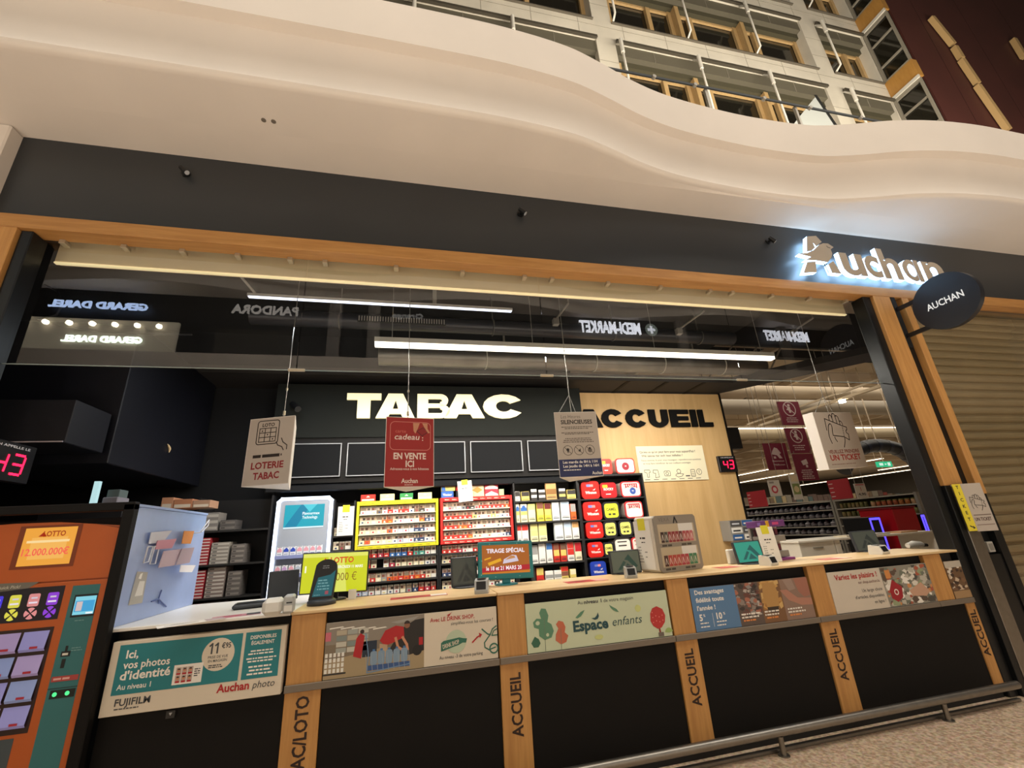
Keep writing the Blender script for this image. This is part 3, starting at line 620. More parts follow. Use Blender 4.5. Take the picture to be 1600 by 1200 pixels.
# --- posters on the counter front
CREAM = c('d9cdb9', 0.5); TEAL = c('1f7c84', 0.5); WHITE = c('f0ebe2', 0.5); RED = c('b01e24', 0.5); GRN = c('2c6b58', 0.5); CHAR = c('3d4044', 0.5); SKIN = c('c98d6c', 0.6)
def poster(a, b, z0, z1, base, yb=0.0105, yf=-0.001):
    g = G(); g.box(a, b, yf, yb, z0, z1, base, 0.001); g.M = FM((a, yf-0.0008, z0)); return g, b-a, z1-z0
# photo prints poster
g = G(); g.box(-1.49, -0.662, -0.022, 0.029, 0.668, 1.0, CREAM, 0.002); g.M = FM((-1.49, -0.0228, 0.668)); W, H = 0.828, 0.332
g.rect(.035, .09, .61, .315, 0, TEAL); g.rect(.625, .09, .805, .315, 0, TEAL)
g.text('Ici,', .07, .252, .036, .0006, WHITE, bold=.025); g.text('vos photos', .065, .205, .034, .0006, WHITE, bold=.02, width=.21); g.text("d'identité", .06, .155, .038, .0006, WHITE, bold=.025, width=.225); g.text('Au niveau 1', .055, .112, .024, .0006, WHITE, bold=.01, width=.15)
g.disc(.50, .225, .078, .0008, CREAM, 30); [g.line([(u,.268),(u+.011,.278),(u+.011,.232)],.008,.0012,CHAR) or g.line([(u+.001,.232),(u+.022,.232)],.006,.0013,CHAR) for u in (.455,.482)]; g.text('€95', .512, .252, .025, .0012, CHAR, bold=.025, width=.045)
g.text('PRISE DE VUE', .50, .208, .012, .0012, CHAR, 'c', .01, width=.095); g.text('EN MAGASIN', .50, .190, .012, .0012, CHAR, 'c', .01, width=.09); g.lines(.46, .172, .08, .005, 2, .009, .0012, CHAR)
g.rect(.30, .105, .435, .195, .0009, WHITE)
for i in range(3):
    for j in range(2):
        u, v = .312+i*.027, .113+j*.036; g.rect(u, v, u+.024, v+.034, .0012, c('b9a49a')); g.disc(u+.012, v+.019, .007, .0015, SKIN, 10); g.rect(u+.003, v, u+.021, v+.009, .0014, RED); g.disc(u+.012, v+.023, .007, .0016, c('3a2a24'), 8, a0=0, a1=math.pi)
g.lines(.397, .165, .035, .005, 4, .010, .0012, CHAR)
g.text('DISPONIBLES', .715, .28, .017, .0006, WHITE, 'c', .02, width=.13); g.text('ÉGALEMENT', .715, .252, .017, .0006, WHITE, 'c', .02, width=.115)
g.lines(.64, .218, .15, .007, 2, .014, .0006, WHITE, 'c'); g.lines(.64, .182, .15, .007, 2, .014, .0006, WHITE, 'c', 2); g.lines(.64, .142, .15, .008, 3, .017, .0006, WHITE, 'c', 3)
g.text('FUJIFILM', .06, .042, .030, .0006, CHAR, bold=.02, width=.155); g.lines(.062, .026, .14, .005, 1, .01, .0006, CHAR)
g.text('Auchan', .515, .045, .036, .0006, RED, bold=.03, width=.155); g.text('photo', .685, .045, .033, .0006, CHAR, shear=.2, width=.11)
g.build('poster', None, 'teal and cream poster for identity photos at the left end of the counter', 'poster')
g = G(); g.box(-1.20, -1.16, -0.003, 0.0115, 0.622, 0.655, c('2a2a2a')); g.M = FM((-1.18, -0.0035, 0.63)); g.disc(0, .012, .009, 0, c('b9bcc0'), 3, a0=.52, a1=.52+2*math.pi)
g.build('small_label', None, 'tiny dark label with a grey triangle below the teal photo poster', 'label')

# drink poster: photograph on the left, drawing on the right
g, W, H = poster(-0.455, 0.545, 0.702, 0.985, CREAM)
q = 0.555
g.rect(0, 0, q, H, .0004, c('7d6f5c')); g.flat([(0,0),(q,0),(q,.10),(.33,.13),(0,.09)], .0006, c('a3906f'))
g.rect(0, .17, q, H, .0007, c('8b8276'))
for i in range(5): g.flat([(.02+i*.06,.25-i*.006),(.10+i*.06,.255-i*.006),(.09+i*.06,.26-i*.006),(.02+i*.06,.256-i*.006)], .001, c('e9e6dc'))
for i in range(3):
    for j in range(4): g.rect(.06+i*.06, .125+j*.03, .115+i*.06, .15+j*.03, .0011, c(('9fa39b','c0bcae','7f8a86','b3a791')[(i+j)%4]))
g.rect(0, .19, .03, .235, .0012, c('c96a78'))
for i in range(5):
    for j in range(4): g.rect(.005+i*.022, .03+j*.026, .019+i*.022, .05+j*.026, .0013, c('e4e2da'))
g.rect(.0, .02, .12, .028, .0013, c('2a2a2a'))
g.flat([(.155,.10),(.20,.085),(.215,.20),(.19,.215),(.17,.19)], .0013, RED); g.disc(.20, .222, .012, .0014, c('2c1c18'), 10)
g.flat([(.345,.10),(.43,.22),(.50,.255),(q,.26),(q,.09),(.47,.075),(.38,.09)], .0012, c('24211f')); g.flat([(.36,.255),(q-.03,.275),(q-.06,.255),(.40,.245)], .0013, c('9a9790')); g.rect(.525,.12,.548,.16,.0014,RED); g.disc(.515,.095,.028,.0014,c('141414'),14)
g.flat([(.30,.165),(.33,.215),(.39,.235),(.435,.225),(.44,.17),(.385,.15),(.33,.135)], .0015, RED); g.disc(.455,.232,.017,.0016,c('8a5a42'),12); g.disc(.455,.239,.017,.0017,c('2c1c18'),12,a0=0,a1=math.pi)
g.line([(.39,.17),(.405,.12),(.43,.105)],.014,.0017,SKIN); g.line([(.43,.17),(.455,.13),(.46,.105)],.014,.0017,SKIN); g.flat([(.30,.15),(.345,.14),(.34,.08),(.30,.08)],.0016,c('b59a7c'))
for i in range(5): g.rrect(.25+i*.043,.045,.288+i*.043,.115,.012,.0018,c('7f97ad')); g.rect(.262+i*.043,.115,.276+i*.043,.125,.0018,c('3f6fa5'))
g.rect(.24,.02,.475,.045,.0019,c('35558a'))
for i in range(9): g.line([(.235+i*.03,.012),(.225+i*.03,.10)],.0025,.002,c('9aa3ab'))
g.line([(.22,.21),(.24,.10),(.235,.01),(.47,.03)],.005,.0021,c('6f8fb0'))
g.rect(.205,.09,.285,.17,.0011,c('1d2a3c'))
g.text('Avec LE DRINK SHOP,', q+.035, .232, .022, .0006, RED, bold=.015, width=.27); g.text('simplifiez-vous les courses !', q+.16, .205, .017, .0006, CHAR, width=.26)
g.flat([(.69,.262),(.715,.272),(.725,.28),(.71,.262),(.705,.255)], .0007, RED)
g.disc(.745, .115, .062, .0006, c('b9c8ad'), 26)
g.flat([(.655,.07),(.76,.095),(.785,.105),(.805,.103),(.812,.125),(.79,.128),(.765,.135),(.67,.125),(.655,.115)], .0009, GRN); g.text('DRINK SHOP', .667, .083, .022, .0012, CREAM, bold=.02, width=.10, rot=.2)
g.line([(.845,.10),(.875,.125),(.895,.133)], .008, .0008, RED); g.flat([(.885,.148),(.905,.137),(.89,.118)], .0008, RED)
g.line([(.985,.06),(.945,.05),(.92,.065),(.918,.09),(.94,.115),(.955,.13),(.97,.16),(.995,.175)], .007, .0008, GRN); g.line([(.905,.165),(.94,.135),(.955,.132)], .007, .0009, GRN); g.line([(.965,.125),(.998,.125)], .006, .0008, GRN); g.line([(.965,.125),(.978,.15),(.998,.158)], .006, .0009, GRN); g.arc(.975,.055,.025,.008,.001,GRN)
g.text('Au niveau -3 de votre parking', q+.09, .03, .017, .0006, CHAR, bold=.006, width=.26)
g.build('poster', None, 'poster with a red-shirted shopper loading water bottles, beside a green bottle drawing', 'poster')

# children's space poster
MINT = c('c6cfb0', 0.5); G1 = c('5b8a6c'); G2 = c('33664f'); OR = c('c26a4c'); DK = c('1e4a50')
g, W, H = poster(0.733, 1.742, 0.702, 0.98, MINT)
g.text('Au ', .355, .245, .021, .0006, CHAR, width=.036); g.text('niveau 1', .40, .245, .021, .0006, CHAR, bold=.025, width=.125); g.text('de votre magasin', .54, .243, .021, .0006, CHAR, width=.215)
g.flat([(.08,.09),(.115,.065),(.16,.075),(.178,.11),(.165,.15),(.14,.165),(.15,.20),(.135,.24),(.105,.245),(.09,.22),(.10,.185),(.07,.19),(.045,.17),(.05,.14),(.08,.13)], .0006, G1)
g.flat([(.05,.09),(.075,.075),(.085,.05),(.07,.03),(.04,.03),(.025,.055)], .0007, G2); g.disc(.075,.163,.014,.0009,MINT,14,ry=.012); g.disc(.135,.092,.01,.0009,MINT,12)
g.flat([(.185,.055),(.22,.03),(.255,.04),(.272,.075),(.25,.095),(.258,.125),(.245,.155),(.215,.165),(.195,.145),(.21,.12),(.19,.09)], .0008, OR)
g.line([(.12,.20),(.115,.004)], .003, .001, c('6b7a66')); g.line([(.225,.12),(.22,.004)], .003, .001, c('6b7a66'))
g.flat([(.33,.17),(.35,.185),(.37,.20),(.40,.21),(.385,.19),(.37,.175),(.345,.165)], .0008, G1); g.flat([(.575,.225),(.60,.21),(.625,.195),(.64,.175),(.62,.18),(.60,.19),(.585,.205)], .0008, G1)
g.text('Espace', .31, .092, .058, .0008, DK, bold=.04, width=.245); g.text('enfants', .585, .098, .05, .0008, DK, shear=.25, width=.215, bold=-.004)
g.flat([(.44,.157),(.465,.158),(.48,.17),(.49,.187),(.495,.165),(.485,.15),(.465,.145)], .001, DK)
g.disc(.48,.045,.03,.0005,c('c9cf86'),14,ry=.014); g.disc(.78,.185,.022,.0005,c('c9cf86'),14)
g.flat([(.86,.10),(.875,.07),(.905,.05),(.935,.055),(.965,.085),(.975,.125),(.96,.165),(.92,.185),(.885,.175),(.865,.145)], .0008, c('b8322f')); g.line([(.918,.06),(.92,.03)], .012, .0007, c('8c2a22'))
for i in range(9): g.disc(.88+.024*(i%4), .09+.03*(i//4)+.008*(i%2), .0035, .0011, c('e58f86'), 8)
g.disc(.985,.02,.03,.0009,c('9db46a'),14,a0=.2,a1=3); g.rect(.905,.004,.945,.028,.001,c('6b6258'))
g.build('poster', None, 'pale green poster for the children\'s area with balloon-like trees', 'poster')

# loyalty poster
BLUE = c('587ea6', 0.5)
g, W, H = poster(1.925, 2.925, 0.702, 0.973, c('6f5a48'))
q = .36
g.rect(0, 0, q, H, .0005, BLUE)
for s, v, w_ in (('Des avantages', .228, .235), ('fidélité toute', .178, .225), ("l'année !", .128, .145)): g.text(s, .035, v, .028, .0008, WHITE, bold=.02, width=w_)
g.text('5', .04, .065, .038, .0008, WHITE, bold=.03); g.text('%', .072, .087, .016, .0008, WHITE, bold=.02); g.text('10', .175, .065, .038, .0008, WHITE, bold=.03); g.text('%', .232, .087, .016, .0008, WHITE, bold=.02); g.rect(.145, .02, .147, .105, .0008, WHITE)
g.lines(.04, .045, .085, .007, 2, .022, .0008, WHITE); g.lines(.17, .045, .10, .007, 2, .022, .0008, WHITE, seed=3)
R_ = random.Random(5)
def speckle(u0, v0, u1, v1, n, cols, w, s0, s1):
    for i in range(n):
        u, v = R_.uniform(u0, u1), R_.uniform(v0, v1); s = R_.uniform(s0, s1); a = R_.uniform(0, 3.1); k = R_.randint(4, 7)
        g.flat([(min(u1, max(u0, u+s*math.cos(a+2*math.pi*j/k))), min(v1, max(v0, v+s*R_.uniform(.4,1)*math.sin(a+2*math.pi*j/k)))) for j in range(k)], w+i*4e-6, c(R_.choice(cols)))
g.rect(q, 0, .56, H, .0006, c('5d4f48')); speckle(q, .06, .56, H, 70, ['8d8077','b4a9a0','6a3f36','a86a55','3c3431','918c88'], .0009, .008, .03)
for i in range(5): g.flat([(.47+i*.012,.20+i*.012),(.54,.205+i*.012),(.54,.212+i*.012),(.47+i*.012,.207+i*.012)], .0015, c('2a2422'))
g.rect(.56, 0, .75, H, .0006, c('7a5638')); speckle(.57, .08, .74, H, 30, ['b98a4c','c79a58','a3733c','d0ab6c'], .0009, .015, .04); g.flat([(.60,.26),(.70,.26),(.72,.18),(.70,.08),(.61,.08),(.585,.17)], .0014, c('b58a50')); g.flat([(.60,.10),(.70,.10),(.69,.06),(.61,.065)], .0016, c('3a2c20'))
g.rect(.75, 0, W, H, .0006, c('8d7263')); g.flat([(.74,.20),(.80,.13),(.90,.09),(W,.085),(W,.13),(.88,.14),(.80,.20)], .0010, c('b07c68')); g.flat([(.88,.27),(.90,.18),(.94,.14),(W,.15),(W,.27)], .0011, c('a06a58')); g.flat([(.78,.27),(.86,.27),(.88,.20),(.82,.19)], .0009, c('9c8578'))
for i, u in enumerate((.375, .57, .77)): g.lines(u, .068, .16, .010, 2, .02, .002, c('ece6dc'), seed=i+2); g.lines(u+.01, .028, .13, .010, 1, .02, .002, c('e08a48'), seed=i+7)
g.build('poster', None, 'loyalty poster with a blue left part and food photographs, third from the right post', 'poster')

# online shop poster
g, W, H = poster(3.121, 4.115, 0.702, 0.985, c('cfc4b4'))
g.text('Variez les plaisirs !', .06, .225, .036, .0006, RED, bold=.02, width=.41); g.text('sur shop.auchan.lu', .27, .185, .020, .0006, c('6a3a38'), width=.21)
for i, (s, w_) in enumerate((('Un large choix', .20), ("d'articles disponibles", .28), ('en ligne !', .11))): g.text(s, .485, .125-i*.042, .022, .0006, CHAR, 'r', width=w_)
g.rect(.51, 0, W, H, .0005, c('8a867a')); speckle(.515, .005, W-.005, H-.005, 150, ['d9d4c8','b9b4a6','6f7466','4c4a44','c98a55','a8563c','e9e4da','8f9a78','5a4a3e'], .0008, .01, .04)
g.flat([(.55,.12),(.60,.19),(.68,.13),(.66,.06),(.60,.03),(.55,.06)], .0016, c('9c1a26')); g.disc(.61,.10,.022,.0019,c('e9dcd4'),14); g.disc(.61,.10,.014,.0021,c('9c1a26'),12); g.flat([(.74,.10),(.88,.15),(.95,.08),(.90,.05),(.76,.06)], .0017, c('c39a80')); g.rect(.55,.20,.60,.26,.0017,c('d08a4a'))
g.build('poster', None, 'online shop poster with red heading and a red badge over food photos', 'poster')
g, W, H = poster(4.31, 4.49, 0.702, 0.98, c('6e5238'))
speckle(.005, .06, W-.005, .24, 34, ['3a2a20','51382a','d9cfc0','7a5a40','c9b49a'], .0006, .012, .03); g.rect(0, .23, W, H, .0014, c('b9b0a2')); g.rect(0, 0, W, .055, .0014, c('a3835c'))
g.build('poster', None, 'brown cake photograph poster, at the right end half behind the black post', 'poster')

# ================================================================== TOBACCO WALL
ROWN = ['top', 'second', 'third', 'bottom']
SHELFW = mat('shelf_white', 'd8d2c2', 0.4); SHELFB = mat('shelf_black', '1b1b1d', 0.5)
NAMES = {'e9dfbf':'cream','c9332b':'red','d9622b':'orange','e8e6e0':'white','b7c3d4':'pale blue','33456b':'navy','7b6a58':'brown','9a9a98':'grey','3b6fb4':'blue','57a79a':'green','d9c46a':'gold','b5304a':'crimson','3a3634':'black','e0cf4a':'yellow','c69a63':'tan'}
PHO = ['54382c','6d5040','3d302c','83503f','5c5a52','8e7a66']
def pack_mesh(colr, k, w=0.055, h=0.083, d=0.024):
    """one pack: warning photograph above, coloured lower part with a small emblem"""
    r = random.Random(k*13+hash(colr) % 97 if False else k*13+int(colr, 16) % 97)
    g = G(FM((0, 0, 0))); base = c(colr, 0.35)
    g.box(-w/2, w/2, 0, h, -d, 0, base, 0.0015)
    u = w/2-0.003
    g.rect(-u, h*.46, u, h*.84, .0004, c(('b59a80','a5887a','c4b09a','9a8478','c9a990','8e7a66')[k % 6])); g.rect(-u*.9+.012*(k%3), h*.50, u*.15+.012*(k%3), h*.78, .0007, c(PHO[k % 6])); g.rect(-u, h*.85, u, h*.97, .0004, c('e6dfcf')); g.rect(-u*.8, h*.885, u*.6, h*.93, .0007, c('55504a'))
    em = c(('f3efe2','b5304a','33456b','d9c46a')[k % 4] if colr not in ('c9332b','b5304a','33456b','3b6fb4') else 'f3efe2')
    if k % 3 == 0: g.rect(-u*.55, h*.12, u*.55, h*.22, .0006, em)
    elif k % 3 == 1: g.disc(0, h*.22, w*.16, .0006, em, 10); g.rect(-u*.6, h*.07, u*.6, h*.10, .0006, em)
    else: g.rect(-u*.4, h*.10, u*.4, h*.30, .0006, em)
    return g
PROTO = {}
def pack(colr, k, x, y, z, label, group):
    key = (colr, k % 6)
    if key not in PROTO: o = PROTO[key] = pack_mesh(colr, k % 6).build('cigarette_pack', None, label, 'cigarette pack', group, base=(0, 0, 0))
    else: o = PROTO[key].copy(); COL.objects.link(o); o['label'] = label; o['group'] = group
    o.location = (x, y, z); return o
Cr, Rd, Og, Wh, Pb, Nv, Br, Gy, Bl, Gn, Gd, Cm, Bk = 'e9dfbf','c9332b','d9622b','e8e6e0','b7c3d4','33456b','7b6a58','9a9a98','3b6fb4','57a79a','d9c46a','b5304a','3a3634'
def pack_row(x0, x1, z, y, cols, row, where, gaps=()):
    n = len(cols)
    for i, cc in enumerate(cols):
        if i in gaps: continue
        x = x0+(x1-x0)*(i+.5)/n
        pack(cc, i*5+len(row)+n, x, y, z, '%s cigarette pack, %s from left, %s row, %s' % (NAMES[cc], ORD[i], row, where), 'cigarette packs in the '+where)
def rack(x0, x1, z0, z1, colr, head, label, rows, where, strip=None):
    r = thing('cigarette_rack', label, 'rack', ((x0+x1)/2, 2.22, z0)); m = mat('rack_'+colr, colr, 0.4); y0 = 2.16
    for nm, q in (('frame_side', (x0, x0+.028)), ('frame_side', (x1-.028, x1))): G().box(q[0], q[1], y0, 2.42, z0, z1, m, .003).build(nm, r)
    t = G().box(x0+.029, x1-.029, y0, 2.42, z1-.045, z1, m, .003).build('header', r); b = G().box(x0+.029, x1-.029, y0, 2.42, z0, z0+.035, m, .003).build('bottom_strip', r)
    for o_, v in ((t, z1-.03), (b, z0+.012)):
        g = G(FM((x0, y0-.0006, v)))
        for i in range(9): g.text(strip, .05+i*(x1-x0-.1)/9, 0, .011, 0, c('f6ecd6') if colr != 'd8cf2c' else c('9a8a24'), bold=.02, width=.05)
        g.build('print', o_)
    G().box(x0+.029, x1-.029, 2.40, 2.42, z0+.036, z1-.046, SHELFB).build('back_panel', r)
    n = 4; pz = (z1-z0-.085)/n
    for k in range(n):
        z = z0+.04+(n-1-k)*pz
        G().box(x0+.029, x1-.029, 2.165, 2.398, z, z+.012, SHELFW, .002).build('shelf', r)
        pack_row(x0+.035, x1-.035, z+.0125, 2.195, rows[k], ROWN[k], where)
rack(-.558, .322, 1.345, 1.845, 'd8cf2c', None, 'yellow framed cigarette rack on the left half of the tobacco wall', [
    [Wh,Wh,Wh,Br,Wh,Rd,Wh,Rd,Rd,Wh,Br,Bk,Wh,Wh], [Cr,Cr,Cr,Cr,Og,Og,Cr,Pb,Wh,Wh,Cr,Og,Nv,Pb], [Cr,Cr,Cr,Cr,Cr,Og,Wh,Pb,Wh,Pb,Nv,Nv,Wh,Wh], [Cr,Og,Cr,Cr,Cr,Cr,Wh,Pb,Wh,Wh,Nv,Nv,Wh,Wh]], 'yellow rack', 'CAMEL')
rack(.345, 1.185, 1.345, 1.850, 'c8302c', None, 'red framed cigarette rack beside the yellow one', [
    [Cr,Gy,Gy,Wh,Gy,Bk,Bk,Gy,Rd,Rd,Rd,Rd,Rd,Rd,Og], [Rd,Rd,Rd,Rd,Rd,Rd,Gd,Cr,Wh,Cr,Gd,Cr,Wh,Wh], [Rd,Rd,Rd,Og,Og,Rd,Cr,Wh,Cr,Wh,Wh,Cr,Wh,Wh], [Rd,Rd,Rd,Rd,Rd,Og,Cr,Cr,Wh,Cr,Wh,Pb,Wh,Nv]], 'red rack', 'Marlboro')
def open_shelf(x0, x1, zs, label, ztop, yb=2.45, y0=2.17, name='shelf_unit'):
    r = thing(name, label, 'shelf', ((x0+x1)/2, 2.3, 0))
    G().box(x0, x0+.018, y0, yb, 0, ztop, SHELFB).build('side_panel', r); G().box(x1-.018, x1, y0, yb, 0, ztop, SHELFB).build('side_panel', r); G().box(x0+.019, x1-.019, yb-.02, yb, 0, ztop, SHELFB).build('back_panel', r)
    for z in zs:
        s = G().box(x0+.019, x1-.019, y0, yb-.021, z-.016, z, SHELFB).build('shelf', r); G().box(x0+.019, x1-.019, y0-.006, y0-.0005, z-.016, z+.003, mat('rail_dark', '2c2b2a', .5)).build('price_rail', s)
    return r
LZ = [1.258, 1.155, 1.020, 0.895]
open_shelf(-.56, .325, LZ, 'black shelf unit of cigarettes below the yellow rack', 1.34)
LL = [[Rd,Rd,Cm,Rd,Bl,Bl,Bl,Rd,Gn,Gn,Wh,Wh], [Rd,Cr,Bk,Wh,Cm,Cr,Cr,Cr,Cr,Cr,Wh,Wh], [Cr,Rd,Cr,Gy,Og,Og,Rd,Og,Rd,Og,Rd,Cr,Wh], [Pb,Pb,Wh,Wh,Wh,Wh,Wh,Cr,Gy,Nv,Rd,Cm,Rd]]
for k in range(4): pack_row(-.45 if k < 3 else -.53, .30, LZ[k]+.0005, 2.195, LL[k], ROWN[k], 'shelf under the yellow rack', (2,) if k == 1 else ())
LZ2 = [1.250, 1.148, 1.015, 0.888]
open_shelf(.33, 1.20, LZ2, 'black shelf unit of cigarettes below the red rack', 1.34)
LR = [[Rd,Rd,Rd,Cm,Wh,Wh,Rd,Pb,Wh,Wh,Cr,Wh,Rd,Wh], [Cr,Cr,Pb,Nv,Nv,Nv,Rd,Rd,Wh,Cr,Rd,Wh,Wh,Cr], [Nv,Nv,Pb,Wh,Cr,Wh,Wh,Gy,Cr,Wh,Wh,Cr,Wh,Wh], [Cr,Cr,Cr,Wh,Wh,Wh,Wh,Cr,Wh,Wh,Bk,Wh,Rd,Cr]]
for k in range(4): pack_row(.36, 1.17, LZ2[k]+.0005, 2.195, LR[k], ROWN[k], 'shelf under the red rack')
# narrow shelf between lit tower and yellow rack
NZ = [1.50, 1.36]
open_shelf(-.80, -.57, NZ+[1.22], 'narrow dark shelf between the glowing tower and the yellow rack', 1.86)
for k, z in enumerate(NZ): pack_row(-.78, -.60, z+.0005, 2.195, [Cr, Br, Wh], ('upper', 'lower')[k], 'narrow dark shelf')
# cards and cartons on top of the two racks
for i, (px, w, colr, nm) in enumerate(((575,.155,'c9332b','red'), (605,.155,'e6dfa4','left cream'), (635,.145,'2f8a4a','green'), (664,.155,'e6dfa4','right cream'))):
    p = P(px, 781, y=2.2); g = G(FM((p.x, 2.20, 1.846))); g.box(-w/2, w/2, 0, .075, -.05, 0, c(colr), .002); g.rect(-w*.42, .008, w*.42, .026, .0006, c('efe8d8')); g.flat([(-.02,.045),(.02,.045),(0,.062)], .0006, c('efe8d8'))
    g.build('card_box', None, '%s display box on top of the yellow rack' % nm, 'box', 'display boxes on the yellow rack')
for i, (a, b, z, colr, nm) in enumerate((( .36,.52,1.928,'d9cf72','yellow and blue upper'), (.36,.50,1.851,'2f62b0','blue lower'), (.53,.66,1.928,'c9332b','red'), (.53,.64,1.851,'2c2a30','dark'), (.70,.86,1.851,'d8c9a0','cream with a tan diamond'), (.87,1.03,1.928,'d02f40','red and white upper'), (.87,1.03,1.851,'d02f40','red and white lower'), (1.04,1.10,1.851,'9db08a','slim green'))):
    g = G(FM((a, 2.20, z))); w = b-a; hh = .15 if 'diamond' in nm else .074; g.box(0, w, 0, hh, -.09, 0, c(colr), .002)
    if 'diamond' in nm: g.flat([(w*.1,hh*.5),(w*.5,hh*.75),(w*.9,hh*.5),(w*.5,hh*.25)], .0006, c('b5833c'))
    elif 'white' in nm: g.flat([(.003,.003),(w-.003,.003),(w-.003,.02),(w*.5,.055),(.003,.02)], .0006, c('efe8d8'))
    elif nm == 'blue lower': g.text('Vector', w/2, .022, .026, .0006, c('f0ede4'), 'c', .03, width=w*.75)
    elif nm == 'red': g.arc(w/2, .037, .022, .01, .0006, c('f0ede4'))
    elif 'yellow' in nm: g.flat([(.003,.003),(.05,.003),(.035,.07),(.003,.07)], .0006, c('2f62b0'))
    g.build('carton', None, '%s carton on top of the red rack' % nm, 'carton', 'cartons on the red rack')
# tobacco pouches: (px0, px1, top, base) in the photo, colours from the top down
PZ = [(782, 'top', [(801,813,768,'3a3634 e8e6e0','black and white'),(815,828,768,'3a3634 d9c46a','black and gold'),(830,840,764,'e8e6e0 3a3634 e8e6e0 3a3634','striped'),(842,853,765,'e8e6e0 3a3634 e8e6e0 3a3634','black and white'),(854,871,755,'c69a63 8a6236 c69a63','tan'),(874,885,763,'e8e6e0 3a3634 d9c46a 3a3634','black and cream'),(887,901,765,'3a3634 d9c46a','black and gold')]),
      (815, 'second', [(802,813,787,'e8e6e0 3b6fb4 d9c46a e9dfbf e9dfbf','cream with blue heart'),(814,825,787,'e8e6e0 3b6fb4 d9c46a e9dfbf e9dfbf','cream with blue heart'),(826,838,787,'e0d98a e9e4b8 e9e4b8','pale yellow'),(840,851,785,'83503f d9c46a e0cf4a','yellow with photo'),(852,863,786,'6d2a2c d9c46a e0cf4a','yellow with dark photo'),(864,876,784,'dfe6ea e8e6e0 dfe6ea','bluish white'),(878,892,783,'b7cbe0 b7cbe0 e8e6e0','light blue'),(893,902,787,'9a9a98 d9622b','grey and orange')]),
      (846, 'third', [(804,816,818,'c9332b e8e6e0 e8e6e0','white with red top'),(816,827,818,'c9332b e8e6e0 e8e6e0','white with red top'),(830,842,817,'e0d98a e0d98a e9e4b8','pale yellow'),(843,856,816,'e0d98a e0d98a e9e4b8','pale yellow'),(868,882,815,'dfe6ea e8e6e0 dfe6ea','bluish white'),(883,895,814,'b7cbe0 e8e6e0 e8e6e0','light blue'),(896,907,815,'c69a63 e8e6e0 e8e6e0','tan and white')]),
      (879, 'fourth', [(831,842,852,'9a9a98 e8e6e0','grey and white'),(843,854,849,'e8e6e0 e8e6e0','white'),(855,865,848,'3b6fb4 e8e6e0 e8e6e0','blue and white'),(866,876,849,'83503f d9c46a c9332b','photo over gold and red'),(877,887,849,'6d5040 d9c46a c9332b','brown over gold and red'),(888,899,847,'c9332b c9332b e8e6e0','red and white'),(900,911,847,'b5202c e9dfbf','dark red and cream')]),
      (909, 'bottom', [(831,838,886,'3a3634 3a3634','black'),(839,851,887,'d9c46a c9332b','yellow and red'),(853,866,892,'e8e6e0 9a9a98 e8e6e0','white with grey band'),(867,879,891,'e8e6e0 9a9a98 e8e6e0','white with grey band'),(878,890,885,'c9332b 83503f d9c46a','red over gold'),(892,902,889,'e9dfbf d9c46a','cream')])]
pz = [P(830, q[0], y=2.2).z for q in PZ]
pz = [P(sum(t[0] for t in q[2])/len(q[2]), q[0], y=2.2).z for q in PZ]
open_shelf(1.205, 2.03, pz, 'black shelf unit of rolling tobacco pouches right of the red rack', 2.0)
for pk, ((yb, row, lst), z) in enumerate(zip(PZ, pz)):
    hmax = (pz[pk-1]-.022-z) if pk else .3
    for i, (a, b, t, cols, nm) in enumerate(lst):
        x0 = max(P(a, yb, y=2.19).x, 1.228); x1 = min(P(b, yb, y=2.19).x, 2.008); h = min(P((a+b)/2, t, y=2.19).z-z, hmax); cc = cols.split()
        g = G(FM((0, 2.19, z+.0005))); g.box(x0+.002, x1-.002, 0, h, -.05, 0, c(cc[-1], .4), .004); n = len(cc)
        for j, q in enumerate(cc[:-1]): g.rect(x0+.005, h*(1-(j+1)/n), x1-.005, h*(1-j/n)-.003, .0005+.0001*j, c(q, .4))
        g.rect(x0+.012, h*.12, x1-.012, h*.16, .001, INK); g.rect(x0+.016, h*.2, x1-.016, h*.22, .001, INK)
        if 'heart' in nm: g.disc((x0+x1)/2, h*.80, (x1-x0)*.25, .0012, c('2f62b0'), 12)
        g.build('tobacco_pouch', None, '%s pouch, %s from left, %s shelf of pouch unit' % (nm, ORD[i], row), 'tobacco pouch', 'tobacco pouches')
